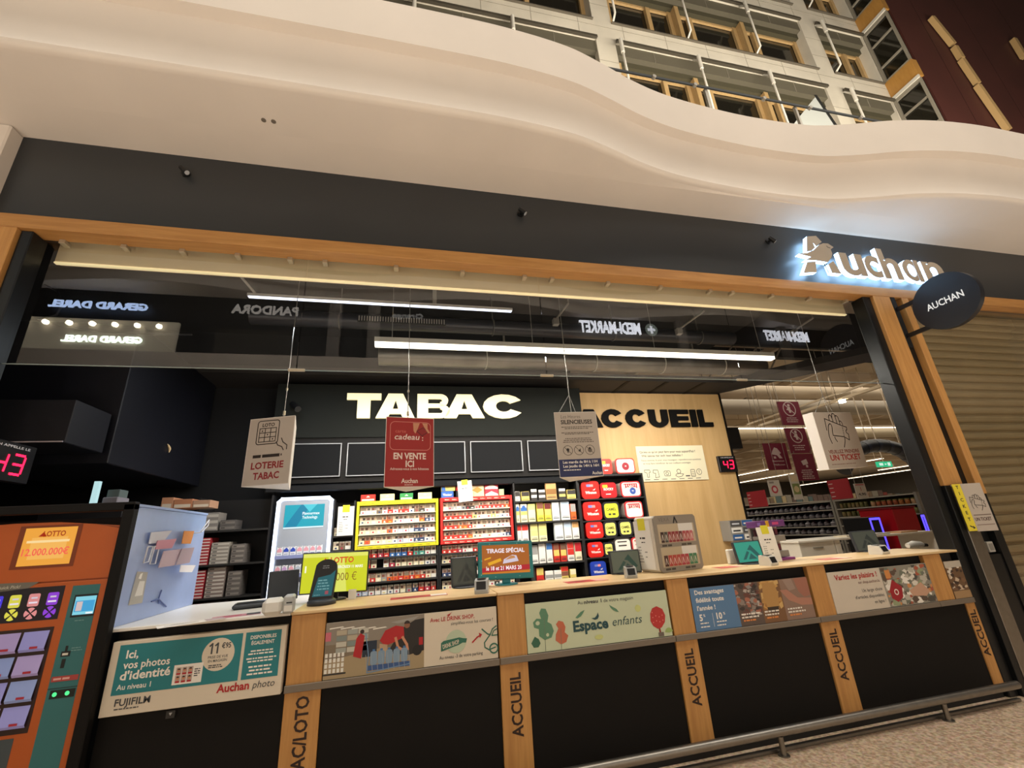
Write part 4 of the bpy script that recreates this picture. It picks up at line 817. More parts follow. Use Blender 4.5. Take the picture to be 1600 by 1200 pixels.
# tub cabinet
r = thing('tub_cabinet', 'black cabinet that holds the big tobacco tubs against the wooden wall', 'cabinet', (2.49, 2.35, 0))
G().box(2.035, 2.055, 2.19, 2.58, 0, 2.035, SHELFB).build('side_panel', r); G().box(2.93, 2.95, 2.19, 2.58, 0, 2.035, SHELFB).build('side_panel', r); G().box(2.056, 2.929, 2.55, 2.58, 0, 2.03, SHELFB).build('back_panel', r); G().box(2.035, 2.95, 2.19, 2.58, 2.036, 2.06, SHELFB).build('top_panel', r)
TB = [(742, [(940,958,717,'white and red','c9332b','f0ede4','ROCKY'),(964,994,716,'white and red ringed','e6dfd6','c9332b','LUCKY')]),
      (778, [(910,938,752,'plain red','d0211c','f4f0ea','Winston'),(940,965,754,'red with yellow corner','b01c24','f4f0ea','ROCKY'),(972,1003,752,'white and striped red','e6dfd6','c02a30','MARLBORO')]),
      (812, [(913,942,784,'plain red','d0211c','f4f0ea','Winston'),(944,970,784,'bright yellow','d6dc3c','4a4a1c','CAMEL'),(979,1007,783,'white and red roofed','e6dfd6','c02a30','MARLBORO')]),
      (840, [(917,944,815,'plain red','d0211c','f4f0ea','Winston'),(945,966,814,'left pale yellow','dfdd74','4a4a1c','CAMEL'),(969,990,813,'right pale yellow','dfdd74','4a4a1c','CAMEL'),(992,1012,814,'half hidden white','e0dad4','3a3634','JPS')]),
      (870, [(920,944,847,'plain red','d0211c','f4f0ea','Winston'),(944,961,847,'small yellow','dfdd74','4a4a1c','CAMEL'),(962,989,840,'white','e8e4da','3a3634','JPS'),(990,1012,836,'white and red edged','e6dfd6','c02a30','LM')]),
      (902, [(924,949,877,'plain blue','2440a8','f4f0ea','Winston'),(960,985,878,'half hidden dark','3a3634','e8e4da','JPS'),(996,1010,868,'white and red bottom','e6dfd6','c02a30','LM')])]
RN = ['on top of the black cabinet', 'in the top row', 'in the second row', 'in the third row', 'in the fourth row', 'in the bottom row']
tz = [2.0605]+[P(930, q[0]+1, y=2.19).z for q in TB[1:]]
for ri, (yb, lst) in enumerate(TB):
    hm = .24 if ri == 0 else ((2.036 if ri == 1 else tz[ri-1]-.016)-tz[ri]-.004)
    z = 2.0605 if ri == 0 else P(930, yb+1, y=2.19).z
    if ri: G().box(2.056, 2.929, 2.20, 2.549, z-.016, z-.0005, SHELFB).build('shelf', r)
    px = 2.06
    for (a, b, t, nm, col1, col2, txt) in lst:
        x0 = max(P(a, yb, y=2.2).x, px+.004); x1 = min(P(b, yb, y=2.2).x, 2.925); px = x1; h = min(P((a+b)/2, t, y=2.2).z-z, hm); w = x1-x0
        o = thing('tobacco_tub', '%s tobacco tub %s' % (nm, RN[ri]), 'tub', ((x0+x1)/2, 2.3, z), 'tobacco tubs')
        M = FM((x0, 2.215, z)); g = G(M); rr = min(w, h)*.2
        pts = lambda i: [(i+rr-rr*math.cos(q), i+rr-rr*math.sin(q)) for q in (0,.52,1.05,1.571)]+[(w-i-rr+rr*math.sin(q), i+rr-rr*math.cos(q)) for q in (0,.52,1.05,1.571)]+[(w-i-rr+rr*math.cos(q), h-i-rr+rr*math.sin(q)) for q in (0,.52,1.05,1.571)]+[(i+rr-rr*math.sin(q), h-i-rr+rr*math.cos(q)) for q in (0,.52,1.05,1.571)]
        dk = col1 in ('dfdd74', 'd6dc3c')
        g.prism([(u, v) for u, v in pts(.006)], -.16, 0, c('2a2c3c' if dk else ('b9aca4' if col1[0] == 'e' else col1), .3)); g.build('body', o)
        g = G(M); g.prism(pts(0), .0005, .016, c('1c1d26' if dk else (col2 if col1[0] == 'e' else col1), .3)); ld = g.build('lid', o)
        g = G(M); q = .014 if not dk else .02; g.prism([(w/2+(u-w/2)*(w-2*q)/w, h/2+(v-h/2)*(h-2*q)/h) for u, v in pts(0)], .0165, .0185, c(col1, .35))
        if txt == 'MARLBORO':
            g.rect(w*.16, h*.55, w*.84, h*.86, .019, c(col2))
            for i in range(6): g.rect(w*(.18+.11*i), h*.50, w*(.22+.11*i), h*.80, .0193, c('f0e6dc'))
            g.flat([(w*.12,h*.5),(w*.5,h*.72),(w*.88,h*.5),(w*.88,h*.12),(w*.12,h*.12)], .0196, c('efe8e0'))
            if ri == 1: g.disc(w*.58, h*.38, w*.16, .020, c('2f4f9a'), 14); g.text('90', w*.58, h*.34, h*.09, .0203, c('f0ede4'), 'c', .02)
            g.text(txt, w/2, h*.60, h*.10, .0203, c('8a1a20'), 'c', .03, width=w*.55)
        elif txt == 'LUCKY': g.disc(w/2, h*.47, w*.19, .019, c('8c2230'), 18); g.text('48', w/2, h*.44, h*.08, .0193, c('f0ede4'), 'c', .02); g.text(txt, w/2, h*.76, h*.10, .019, c('8a6a62'), 'c', .01, width=w*.6)
        elif txt in ('JPS', 'LM'): g.rect(w*.2, h*.75, w*.75, h*.82, .019, c(col2)); g.rect(w*.2, h*.2, w*.5, h*.3, .019, c(col2)); g.rect(w*.25, h*.52, w*.72, h*.60, .019, c(col2))
        else:
            g.text(txt, w/2, h*(.28 if txt == 'Winston' else .5), h*.15, .019, c(col2), 'c', .03, width=w*.62)
            if txt == 'Winston': g.rect(w*.28, h*.68, w*.48, h*.82, .019, c('6a7ac0')); g.rect(w*.48, h*.68, w*.66, h*.82, .019, c('e88a8a')); g.flat([(w*.6,h*.48),(w*.78,h*.58),(w*.72,h*.47)], .0192, c(col2))
            if txt == 'CAMEL': g.rect(w*.3, h*.24, w*.46, h*.34, .019, INK); g.rect(w*.54, h*.24, w*.72, h*.34, .019, INK)
            if txt == 'ROCKY': g.rect(w*.12, h*.66, w*.45, h*.86, .019, c('e0a92c')); g.rect(w*.3, h*.22, w*.6, h*.27, .019, c(col2))
        g.build('label', ld)
# glowing tower
r = thing('display_tower', 'glowing white-framed display tower with a cyan screen left of the yellow rack', 'display stand', (-1.09, 2.15, 0))
GLOW = e('dfeaff', 3.2); TWH = mat('tower_white', 'a4abb8', 0.4)
G().box(-1.345, -.815, 2.16, 2.45, 0.04, 1.905, TWH, .01).build('body', r)
g = G(FM((0, 2.152, 0)))
for pts in (((-1.342,.3),(-1.342,1.87),(-1.31,1.902),(-.85,1.902),(-.818,1.87),(-.818,.3)),): g.line(pts, .036, 0, GLOW)
g.build('light_frame', r)
g = G(FM((0, 2.158, 0))); g.rect(-1.275, 1.60, -.885, 1.84, 0, e('1f9fb4', 1.0)); g.flat([(-1.275,1.60),(-1.16,1.60),(-1.02,1.84),(-1.12,1.84),(-1.20,1.72)], .0006, e('1684a8', .9)); g.flat([(-1.10,1.84),(-1.03,1.76),(-.96,1.84)], .0007, e('4fc4d4', 1)); g.rect(-1.275,1.60,-.885,1.615,.0007,e('d8eef4',1))
g.text('Flavourmax', -1.10, 1.735, .028, .0008, e('e8f8fa', 1), bold=.02, width=.17); g.text('Technology.', -1.10, 1.695, .028, .0008, e('e8f8fa', 1), bold=.02, width=.155)
g.build('screen', r)
TZ = [1.34, 1.165, 1.0]
for k, z in enumerate(TZ):
    s = G().box(-1.30, -.86, 2.06, 2.159, z-.012, z-.0005, TWH, .002).build('shelf', r); G(FM((0, 2.055, 0))).box(-1.30, -.86, z-.03, z+.004, -.004, 0, c('8b96c8')).build('price_rail', s)
    cols = [['e7a7b8']+['2f4fc0']*2+['e7a7b8']*4, ['e7a7b8','c9a7d8','e7a7b8','b7c3d4','b7c3d4','d9d4e4','e7a7b8'], ['57b0c0']*7][k]
    for i, q in enumerate(cols):
        x = -1.265+i*.062; g = G(FM((x, 2.075, z))); g.box(-.026, .026, 0, .085, -.03, 0, c('e9ebf2', .3), .002); g.flat([(-.023,.035),(.023,.035),(.023,.055),(0,.078),(-.023,.055)], .0006, c(q)); g.rect(-.018,.012,.018,.018,.0006,c('7a86a8')); g.rect(-.02,.08,.02,.083,.0006,INK)
        g.build('stick_pack', None, 'white and %s small pack, %s from left, %s tower shelf' % ({'e7a7b8':'pink','2f4fc0':'blue','c9a7d8':'lilac','b7c3d4':'pale blue','d9d4e4':'grey','57b0c0':'cyan'}[q], ORD[i], ('upper', 'middle', 'lower')[k]), 'pack', 'small packs in the glowing tower')
# dark carton shelf at the left
CZ = [1.62, 1.30, 1.0, .72]
open_shelf(-2.10, -1.40, CZ, 'dark shelf unit of stacked cartons left of the glowing tower', 1.95, yb=2.55, name='carton_shelf')
def stack(x, z, n, w, h, colr, edge, nm, row):
    for i in range(n):
        g = G(FM((x, 2.19, z+.0005+i*(h+.0005)))); g.box(0, w, 0, h, -.20, 0, c(colr), .001); g.rect(.004, h*.25, w-.004, h*.7, .0005, c(edge)); g.rect(w*.1, h*.35, w*.35, h*.6, .0008, c('4a4644'))
        g.build('carton', None, '%s carton, %s from bottom, %s shelf of dark carton unit' % (nm, ORD[i], row), 'carton', '%s cartons on the %s shelf of the dark unit' % (nm, row))
for k, (z, row) in enumerate(((1.30, 'second'), (1.0, 'third'), (.72, 'lowest'))):
    stack(-2.07, z, (9, 9, 8)[k], .13, .028, 'b5303a', 'e0cfc8', 'red and white', row); stack(-1.925, z, (6, 8, 7)[k], .16, .034, ('9a938a', '8f7f78', '8a8078')[k], 'c9c2b8', 'grey', row)
    stack(-1.74, z, (4, 5, 3)[k], .12, .045, '6a6460', '8f8880', 'dull grey', row)
stack(-2.07, 1.62, 3, .17, .06, '8a8580', 'b9b3aa', 'spotted grey', 'top'); stack(-1.88, 1.62, 2, .14, .05, '5c5856', '77726c', 'dark grey', 'top')

# ================================================================== ON AND ABOUT THE COUNTER
WT = 1.0635
F = {
'lotto': ((-0.489,0.42,1.236),(0.998,-0.053,-0.023),(0.022,-0.029,0.999),0.424,0.247),
'tirage': ((0.707,0.40,1.231),(0.999,-0.021,-0.026),(0.029,0.06,0.998),0.402,0.249),
'pos2': ((0.405,0.48,1.172),(0.999,0.02,0.0),(0.0,0.25,0.968),0.169,0.180),
'pos3': ((1.669,0.40,1.152),(1.0,0.016,0.0),(0.0,0.061,0.998),0.238,0.150),
'pos4': ((2.727,0.30,1.157),(0.981,-0.192,0.021),(0.017,0.199,0.980),0.209,0.152),
'pos5': ((4.10,0.42,1.158),(0.987,-0.157,0.02),(0.0,0.159,0.987),0.225,0.160),
'pos1': ((-0.86,0.66,1.165),(0.933,0.358,0.0),(-0.008,0.091,0.996),0.17,0.17),
'vapef': ((2.065,0.25,1.272),(0.980,0.201,0),(0,0,1),0.439,0.410),
'loterie': ((-1.032,0.55,2.111),(0.939,-0.343,0.0),(0,0,1),0.370,0.512),
'cadeau': ((-0.001,0.55,2.085),(0.983,0.182,0),(0,0,1),0.389,0.560),
'heures': ((1.442,0.55,2.127),(0.997,-0.078,0),(0,0,1),0.391,0.578),
'ticket': ((4.320,0.55,2.126),(0.990,0.130,0.04),(-0.04,-0.03,0.999),0.600,0.580),
'ticketplate': ((4.757,-0.09,1.392),(0.97,-0.24,0.0),(0.0,0.0,1.0),0.248,0.396)}
def fm(k):
    C, u, v, W, H = F[k]; u = Vector(u).normalized(); v = Vector(v); v = (v-u*v.dot(u)).normalized(); C = Vector(C)
    return FM(C-u*W/2-v*H/2, u, v), W, H
SLATE = mat('device_slate', '33373c', 0.45); DBLK = mat('device_black', '17181a', 0.35); SILV = mat('device_silver', 'aeb0ae', 0.35); OFFW = mat('device_white', 'd9d7cf', 0.4)
def monitor(k, name, label, cat, bez, bm, art, stand=True, thick=.03):
    M, W, H = fm(k); base = M @ Vector((W/2, 0, -thick/2)); r = thing(name, label, cat, (base.x, base.y, WT))
    g = G(M); g.box(-bez, W+bez, -bez, H+bez, -thick, -.0012, bm, .004); g.build('screen_housing', r)
    g = G(M); art(g, W, H); g.build('screen', r)
    if stand:
        b2 = M @ Vector((W/2, -bez+.004, -thick*.6)); g = G()
        if b2.z-WT > .02: g.box(b2.x-.03, b2.x+.03, b2.y-.012, b2.y+.012, WT+.0105, b2.z, bm, .003); g.build('stand_neck', r)
        G().lathe((b2.x, b2.y, WT), [(0, 0), (.085, 0), (.085, .006), (.07, .010), (0, .010)], bm, 24).build('stand_base', r)
    return r
YEL = e('c9cf1e', 0.95); YEL2 = e('dde266', 0.95)
def a_lotto(g, W, H):
    g.rect(0, 0, W, H, 0, YEL); g.flat([(W*.42,0),(W*.70,0),(W*.62,H),(W*.38,H)], .0004, YEL2); g.rect(0, H*.90, W, H, .0003, YEL2)
    g.text('LOTTO', W*.42, H*.74, .036, .001, e('d9541e', .9), bold=.03, width=W*.36); g.flat([(W*.30,H*.78),(W*.34,H*.88),(W*.36,H*.80),(W*.39,H*.79),(W*.35,H*.76)], .001, e('d9301e', .9))
    g.text('MERCREDI 11 MARS', W*.51, H*.60, .017, .001, e('f4f4dc', 1), bold=.03, width=W*.42); g.text('.000 €', W*.50, H*.28, .050, .001, e('8a5a1c', .8), bold=-.005, width=W*.34); g.text('1', W*.04, H*.52, .04, .001, e('f4f4dc', 1), bold=.03)
monitor('lotto', 'prize_screen', 'yellow-green lottery screen with a jackpot figure ending in 000 euros', 'screen', .007, DBLK, a_lotto)
p = P(551, 931, y=.36); G(FM((p.x-.028, p.y, WT+.0005))).box(0, .05, 0, .06, -.006, 0, c('e6e4dc')).build('white_card', None, 'small white card standing under the yellow-green lottery screen', 'card')
def a_tirage(g, W, H):
    g.rect(0, 0, W, H, 0, mat('teal_frame', '1e7d84', 0.4)); b = .022; g.rect(b, b+.012, W-b, H-b*.8, .0005, e('b0621c', .75)); g.flat([(b,H*.30),(W-b,H*.36),(W-b,H*.22),(b,H*.18)], .0008, e('b41428', .8))
    g.flat([(b,.034),(W-b,.034),(W-b,H*.20),(b,H*.17)], .0008, e('cf7a1a', .8))
    g.text('TIRAGE SPÉCIAL', W/2, H*.71, .028, .001, e('f1e6ee', .9), 'c', .03, width=W*.72); g.text('le 18 et 21 MARS 20', W*.46, H*.235, .026, .0012, e('f4e6ea', .95), 'c', .025, width=W*.66)
    g.flat([(W*.16,H*.44),(W*.40,H*.56),(W*.42,H*.48),(W*.18,H*.36)], .001, e('e0a41c', .9)); g.flat([(W*.44,H*.40),(W*.74,H*.46),(W*.70,H*.62),(W*.62,H*.64),(W*.46,H*.52)], .001, e('d9cfe0', .8)); g.flat([(W*.10,H*.55),(W*.22,H*.60),(W*.22,H*.56),(W*.10,H*.51)], .001, e('e0a41c', .9)); g.flat([(W*.48,H*.50),(W*.68,H*.55),(W*.66,H*.61),(W*.60,H*.62)], .0012, e('c98a54', .8))
    for u, v in ((.05,.5),(.2,.96),(.72,.96),(.96,.6),(.95,.2),(.3,.05),(.75,.05),(.04,.12)): g.disc(W*u, H*v, .0045, .0008, c('6fb9b4'), 8)
monitor('tirage', 'prize_screen', 'teal framed screen announcing a special draw, in front of the tobacco shelves', 'screen', .006, mat('teal_frame', '1e7d84', 0.4), a_tirage)
def tri(colr, stripes, em):
    def art(g, W, H):
        g.rect(0, 0, W, H, 0, e(colr, em) if em else mat('dull_screen_'+colr, colr, .25))
        q = e(stripes, em) if em else mat('dull_stripe_'+stripes, stripes, .3)
        g.flat([(W*.18,H*.12),(W*.42,H*.55),(W*.50,H*.47),(W*.30,H*.12)], .0005, q); g.flat([(W*.45,H*.60),(W*.62,H*.85),(W*.92,H*.25),(W*.80,H*.16),(W*.58,H*.55)], .0005, q); g.flat([(W*.40,H*.12),(W*.55,H*.42),(W*.75,H*.12)], .0006, q)
    return art
monitor('pos2', 'till_screen', 'dark grey till screen behind the teal framed screen\'s left side', 'till screen', .012, SLATE, tri('4c5350', '3a4040', 0))
monitor('pos3', 'till_screen', 'grey-green till screen with diagonal stripes in front of the tobacco tubs', 'till screen', .010, SLATE, tri('8a9078', '3f6a58', .22))
monitor('pos4', 'till_screen', 'bright teal till screen at the foot of the wooden wall', 'till screen', .010, SLATE, tri('2f9a84', '1c5a56', .75))
monitor('pos5', 'till_screen', 'grey-green till screen near the right end of the counter, before the white desk', 'till screen', .010, SLATE, tri('6e7464', '3f4a44', .2))
monitor('pos1', 'till_screen', 'dark back of a till screen on the white worktop at the left', 'till screen', .012, SLATE, lambda g, W, H: g.rect(0, 0, W, H, 0, SLATE))
def card_reader(px, py, label, w=.085, h=.085, d=.10, body=SILV, yaw=-.25):
    p = P(px, py, z=WT); r = thing('ticket_printer', label, 'printer', p)
    M = Matrix.Translation(p) @ Matrix.Rotation(yaw, 4, 'Z')
    g = G(M); g.prism([], 0, 0, body) if False else None
    g.add([(-w/2,0,0),(w/2,0,0),(w/2,d,0),(-w/2,d,0),(-w/2,-.006,h*.25),(w/2,-.006,h*.25),(w/2,d,h*.3),(-w/2,d,h*.3),(-w/2,.012,h*.9),(w/2,.012,h*.9),(w/2,d*.9,h),(-w/2,d*.9,h)], [(0,3,2,1),(0,1,5,4),(1,2,6,5),(2,3,7,6),(3,0,4,7),(4,5,9,8),(5,6,10,9),(6,7,11,10),(7,4,8,11),(8,9,10,11)], body); g.build('body', r)
    g = G(M @ Matrix(((1,0,0,0),(0,0,-1,-.0075),(0,1,0,0),(0,0,0,1)))); g.add([(-w*.36,h*.30,-.002),(w*.36,h*.30,-.002),(w*.36,h*.84,-.0165),(-w*.36,h*.84,-.0165)], [(0,1,2,3)], DBLK); g.build('front_window', r)
    g = G(M); g.box(-w*.34, w*.34, d*.25, d*.75, h*.985, h*1.03, DBLK, .002); g.build('top_slot', r)
    return r
card_reader(752, 928, 'silver ticket printer with a black window left of the teal framed screen')
card_reader(988, 904, 'small silver printer beside the striped grey-green screen', .075, .078, .08)
card_reader(1211, 884, 'white edged printer right of the bright teal till screen', .085, .075, .10, OFFW, .2)
card_reader(1385, 866, 'white edged printer near the right end of the counter', .12, .075, .10, OFFW, .25)
p = P(434, 961, z=WT); r = thing('payment_terminal', 'white and grey payment terminal at the right end of the white worktop', 'terminal', p)
g = G(Matrix.Translation(p) @ Matrix.Rotation(.1, 4, 'Z')); g.box(-.085, .02, -.005, .10, 0, .085, OFFW, .02); g.build('body', r)
g = G(Matrix.Translation(p) @ Matrix.Rotation(.1, 4, 'Z')); g.box(.022, .075, -.008, .09, .002, .095, SILV, .008); h = g.build('printer_side', r)
g = G(FM((p.x+.03, p.y-.0095, p.z))); g.rect(0, .015, .042, .045, 0, OFFW); g.rect(.01, .055, .04, .062, 0, DBLK); g.build('print', h)
p = P(402, 950, z=WT); r = thing('flat_scanner', 'flat black device lying behind the white payment terminal', 'scanner', p)
G(Matrix.Translation(p) @ Matrix.Rotation(.25, 4, 'Z')).box(-.14, .14, 0, .10, 0, .032, SLATE, .012).build('body', r)
G(Matrix.Translation(p) @ Matrix.Rotation(.25, 4, 'Z')).box(-.12, .12, .01, .09, .0325, .036, DBLK, .002).build('glass_plate', r)
# dome-topped customer terminal
p = P(500, 946, z=WT); r = thing('customer_terminal', 'black dome-topped terminal with a teal screen in front of the yellow lottery screen', 'terminal', p)
G().lathe((p.x, p.y+.05, WT), [(0,0),(.085,0),(.085,.022),(.07,.032),(0,.034)], SLATE, 28).build('base', r)
M = FM((p.x-.065, p.y+.028, WT+.03), (1, 0, 0), (0.06, .16, .985)); g = G(M); W, H = .13, .215
pts = [(-.012,0),(W,0),(W+.006,H*.72),(W,H*.9)]+[(W/2+.066*math.cos(a), H*.87+.05*math.sin(a)) for a in [.3+i*.28 for i in range(10)]]+[(0,H*.8)]
g.prism(pts, -.03, 0, DBLK); g.build('body', r)
g = G(M); g.flat([(.006,.018),(W-.008,.018),(W-.004,H*.78),(W*.75,H*.66),(.026,H*.60)], .0008, e('1c6a74', .6)); g.lines(.03, H*.50, .075, .007, 4, .017, .0012, e('7fb6ba', .6)); g.rect(.08,.028,.10,.048,.0012,e('a04a58',.7)); g.lines(.015,.025,.05,.004,1,.01,.0012,e('7fb6ba',.5)); g.build('screen', r)
g = G(M); g.text('tap & play', W/2, H*.90, .009, .0008, c('9aa0a8'), 'c', .02) if False else g.lines(W*.3, H*.90, .05, .005, 2, .012, .0008, c('8a9098'), 'c'); g.build('print', r)
# leaflets lying flat
def leaflet(px, py, w, d, yaw, cols, label):
    p = P(px, py, z=WT); M = Matrix.Translation((p.x, p.y, WT+.0002)) @ Matrix.Rotation(yaw, 4, 'Z')
    g = G(M); g.box(-w/2, w/2, -d/2, d/2, 0, .0015, c(cols[0])); g.M = M @ Matrix.Translation((0, 0, .0019)); g.rect(-w*.4, -d*.15, w*.1, d*.12, 0, c(cols[1])); g.rect(w*.2, -d*.45, w*.49, d*.45, .0002, c(cols[2])); g.lines(-w*.3, d*.25, w*.4, d*.06, 2, d*.12, .0003, c(cols[1]))
    g.build('leaflet', None, label, 'leaflet')
leaflet(655, 932, .36, .10, 0, ('b8302f','8c2022','e6dfd6'), 'red leaflet on the oak worktop over the drink poster')
leaflet(915, 908, .30, .12, 0, ('b8302f','8c2022','e0a9a0'), 'red leaflet on the oak worktop in front of the tobacco tubs')
leaflet(1140, 886, .24, .12, 0, ('b8302f','d0645c','e0c8b4'), 'red leaflet on the worktop before the wooden wall')
leaflet(1300, 873, .26, .13, 0, ('c2524a','d88a80','e6d2c2'), 'pale red leaflet on the worktop before the white desk')
leaflet(370, 962, .24, .09, .25, ('c98a98','a8304a','3a3a40'), 'pink and black leaflet on the white worktop')
leaflet(300, 973, .30, .10, .5, ('e9e4da','c9c4ba','b9a8a8'), 'white sheet on the white worktop by the metal side screen')
# vape display box
M, W, H = fm('vapef'); b = M @ Vector((W/2, 0, -.12)); r = thing('vape_display', 'pale display box with two windows of slim coloured packs, right of the tobacco tubs', 'display box', (b.x, b.y, WT))
g = G(M); g.box(0, W, 0, H, -.24, -.012, mat('pale_acrylic', 'd9d2c4', 0.4), .015); g.build('body', r)
g = G(M); g.prism([(.03*(1-math.cos(a))*0+x, y) for x, y, a in ((.02,.0,0),(W-.02,0,0),(W,.02,0),(W,H-.02,0),(W-.02,H,0),(.02,H,0),(0,H-.02,0),(0,.02,0))], -.0115, 0, mat('taupe_front', '8f867a', 0.35)); fr = g.build('front_panel', r)
g = G(M); g.text('VEXA', .05, H*.89, .03, .001, c('6f675c'), bold=-.01, width=.11); g.line([(W*.46,H*.86),(W*.50,H*.96),(W*.54,H*.86)], .012, .001, c('1c1b1a'))
for v, (s1, s2) in ((H*.44, ('', '')), (H*.03, ('', ''))): g.lines(.05, v, .13, .014, 1, .1, .001, c('4a443c')); g.lines(W-.19, v, .14, .014, 1, .1, .001, c('4a443c'))
for v0, cols in ((H*.50, ['3a2420','4a4a44','8c3038','8c3038','8c3038','6a2a34','a84850','a84850','c06a70']), (H*.085, ['4a2a24','b0443c','b0443c','b0443c','a83a44','a83a44','3f7a58','3f7a58'])):
    g.rect(.03, v0, W-.03, v0+H*.34, .0006, c('b9a98e')); g.rect(W*.55, v0+H*.18, W*.9, v0+H*.34, .0008, c('d9d6d0'))
    n = len(cols); w = (W-.10)/n
    for i, q in enumerate(cols):
        u = .05+i*w; g.rect(u, v0+.004, u+w-.004, v0+H*.20, .001, c(q)); g.line([(u+w*.2,v0+.02),(u+w*.45,v0+H*.15),(u+w*.7,v0+.02)], .004, .0014, c('e0d6cc'))
g.build('print', fr)
# framed price lists with yellow clips
def price_list(name_where, o, u, v, W, H, seed):
    g = G(FM(o, u, v)); g.box(0, W, 0, H, -.004, 0, mat('list_paper', 'ece9e2', 0.5)); g.lines(W*.25, H*.62, W*.5, H*.035, 1, H*.1, .0006, INK, 'c', seed); g.lines(W*.36, H*.54, W*.3, H*.02, 1, .1, .0006, INK); g.lines(W*.12, H*.44, W*.25, H*.018, 6, H*.06, .0006, c('8a8884'), seed=seed); g.lines(W*.5, H*.34, W*.2, H*.02, 2, H*.1, .0006, c('8a8884'), seed=seed+1)
    o_ = g.build('price_list', None, 'white price list with yellow note ' + name_where, 'price list', None)
    g = G(FM(o, u, v)); g.box(W*.28, W*.72, H*.80, H*1.05, .0004, .0016, c('e0d832')); g.build('sticky_note', o_)
price_list('beside the glowing tower', (-.745, 2.145, 1.50), (1, 0, 0), (0, 0, 1), .165, .30, 3)
price_list('pinned on the red rack', (.555, 2.145, 1.79), (1, 0, .06), (-.06, 0, 1), .165, .235, 5)
M, W, H = fm('vapef'); o = M @ Vector((-.006, .02, -.235)); q = (M @ Vector((0, 0, 0)))-(M @ Vector((0, 0, -.24))); q = q.normalized()
price_list('on the side of the vape box', o, q, (0, 0, 1), .19, .36, 7)
# brochure stand with its list
r = thing('brochure_stand', 'purple topped brochure stand on the counter before the white desk', 'stand', (3.02, .36, WT))
PUR = c('6b3a78'); M = FM((2.87, .30, WT), (.985, .17, 0)); g = G(M)
g.box(0, .36, 0, .02, -.13, 0, c('8a3a80'), .003); g.build('base', r); g = G(M); g.box(.01, .35, .0205, .30, -.12, -.10, mat('clear_rack', '9a958e', .3), .003); g.build('back_panel', r)
g = G(M); g.box(0, .36, .2705, .325, -.118, -.02, PUR, .003); hd = g.build('header', r); g = G(M); g.rect(.02,.285,.06,.312,-.019,c('8a6ab8')); g.rect(.12,.272,.16,.324,-.0188,c('d9a52c')); g.lines(.20, .288, .14, .022, 1, .03, -.019, c('c94a80')); g.build('print', hd)
for i, v in enumerate((.025, .15)):
    g = G(M); g.box(.02, .34, v, v+.05, -.095, -.03, mat('clear_tray', '8c877f', .3), .003)
    for j in range(6): g.box(.03+j*.05, .065+j*.05, v+.0505, v+.105, -.085, -.075, c(('5a2a34','3a3438','6a2a3a')[j%3]))
    g.build('tray', r)
price_list('leaning on the purple topped brochure stand', (2.845, .275, WT+.001), (.985, -.05, 0), (-.05, .04, 1), .155, .275, 9)
# white sockets, card rack on the wooden wall
r = thing('card_rack', 'small rack of blue and white cards on the right edge of the wooden wall', 'rack', (4.0, 2.3, 1.2))
a, b_ = P(1145, 846, y=2.40), P(1176, 811, y=2.40); g = G(FM((a.x, 2.40, a.z))); W, H = b_.x-a.x, b_.z-a.z
g.box(0, W, 0, H, -.195, 0, c('8d8a84'), .003); g.build('board', r)
for i in range(2):
    for j in range(3):
        g = G(FM((a.x+.02+i*(W/2-.01), 2.3995, a.z+.012+j*H/3))); g.box(0, W/2-.03, 0, H/3-.02, -.0003, .004, c(('2f5f9a','e6e4de','4a4a4c')[(i+j)%3]), .001); g.rect(.02,.02,W/2-.06,H/3-.05,.005,c(('e6e4de','2c2c2e','c9ced4')[(i+j)%3])); g.build('card', r)
p = P(1146, 874, y=.42); G().box(p.x-.05, p.x+.035, .40, .44, WT+.0003, WT+.115, OFFW, .006).build('white_holder', None, 'white upright holder left of the bright teal till screen', 'holder')
# metal side screen with its leaflet holder
r = thing('side_screen', 'bluish metal screen standing at the left end of the white worktop', 'screen', (-1.535, .48, WT))
BSTEEL = mat('bluish_steel', '9fb2dc', 0.35, 0.35, var=.05)
G().box(-1.546, -1.534, 0.0, .96, WT+.0003, 1.69, BSTEEL, .002).build('panel', r)
G().box(-1.550, -1.528, 0.0, .96, 1.6903, 1.705, BSTEEL).build('top_edge', r)
M = FM((-1.5335, 0, 0), (0, 1, 0)); 
def sp(px, py): q = P(px, py, x=-1.533); return (q.y, q.z)
g = G(M); g.flat([sp(214,893),sp(231,894),sp(222,942),sp(200,946)], .0012, c('a9a59c')); g.flat([sp(218,908),sp(226,908),sp(222,930),sp(210,932)], .0016, c('d9d6ce')); g.flat([sp(219,897),sp(223,895),sp(220,905),sp(216,904)], .0016, c('e9e6de')); g.build('sticker', r)
r2 = thing('leaflet_holder', 'wire holder of leaflets hung on the bluish metal screen', 'holder', (-1.50, .42, 1.25))
for i, (q, colr) in enumerate((( [(232,832),(265,829),(250,848),(228,850)], 'c9c9d2'), ([(240,845),(270,842),(262,857),(236,859)], 'c98a98'), ([(280,830),(296,830),(290,850),(276,850)], 'd98a3a'), ([(245,862),(275,858),(262,884),(236,888)], 'b9a3ac'), ([(272,858),(292,856),(284,880),(262,884)], 'a8949c'), ([(268,884),(292,884),(286,895),(266,895)], 'e9e6ea'))):
    g = G(M); g.prism([sp(*s) for s in reversed(q)], .012+i*.008, .016+i*.008, c(colr)); g.build('leaflet', r2)
for i, q in enumerate(([(225,855),(233,854),(226,878),(218,880)], [(236,854),(243,854),(237,881),(228,882)])):
    g = G(M); pts = [sp(*s) for s in q]; g.tube([(u, v, .02) for u, v in pts+pts[:1]], .004, c('d9d9de', .3), 6); g.build('wire_frame', r2)
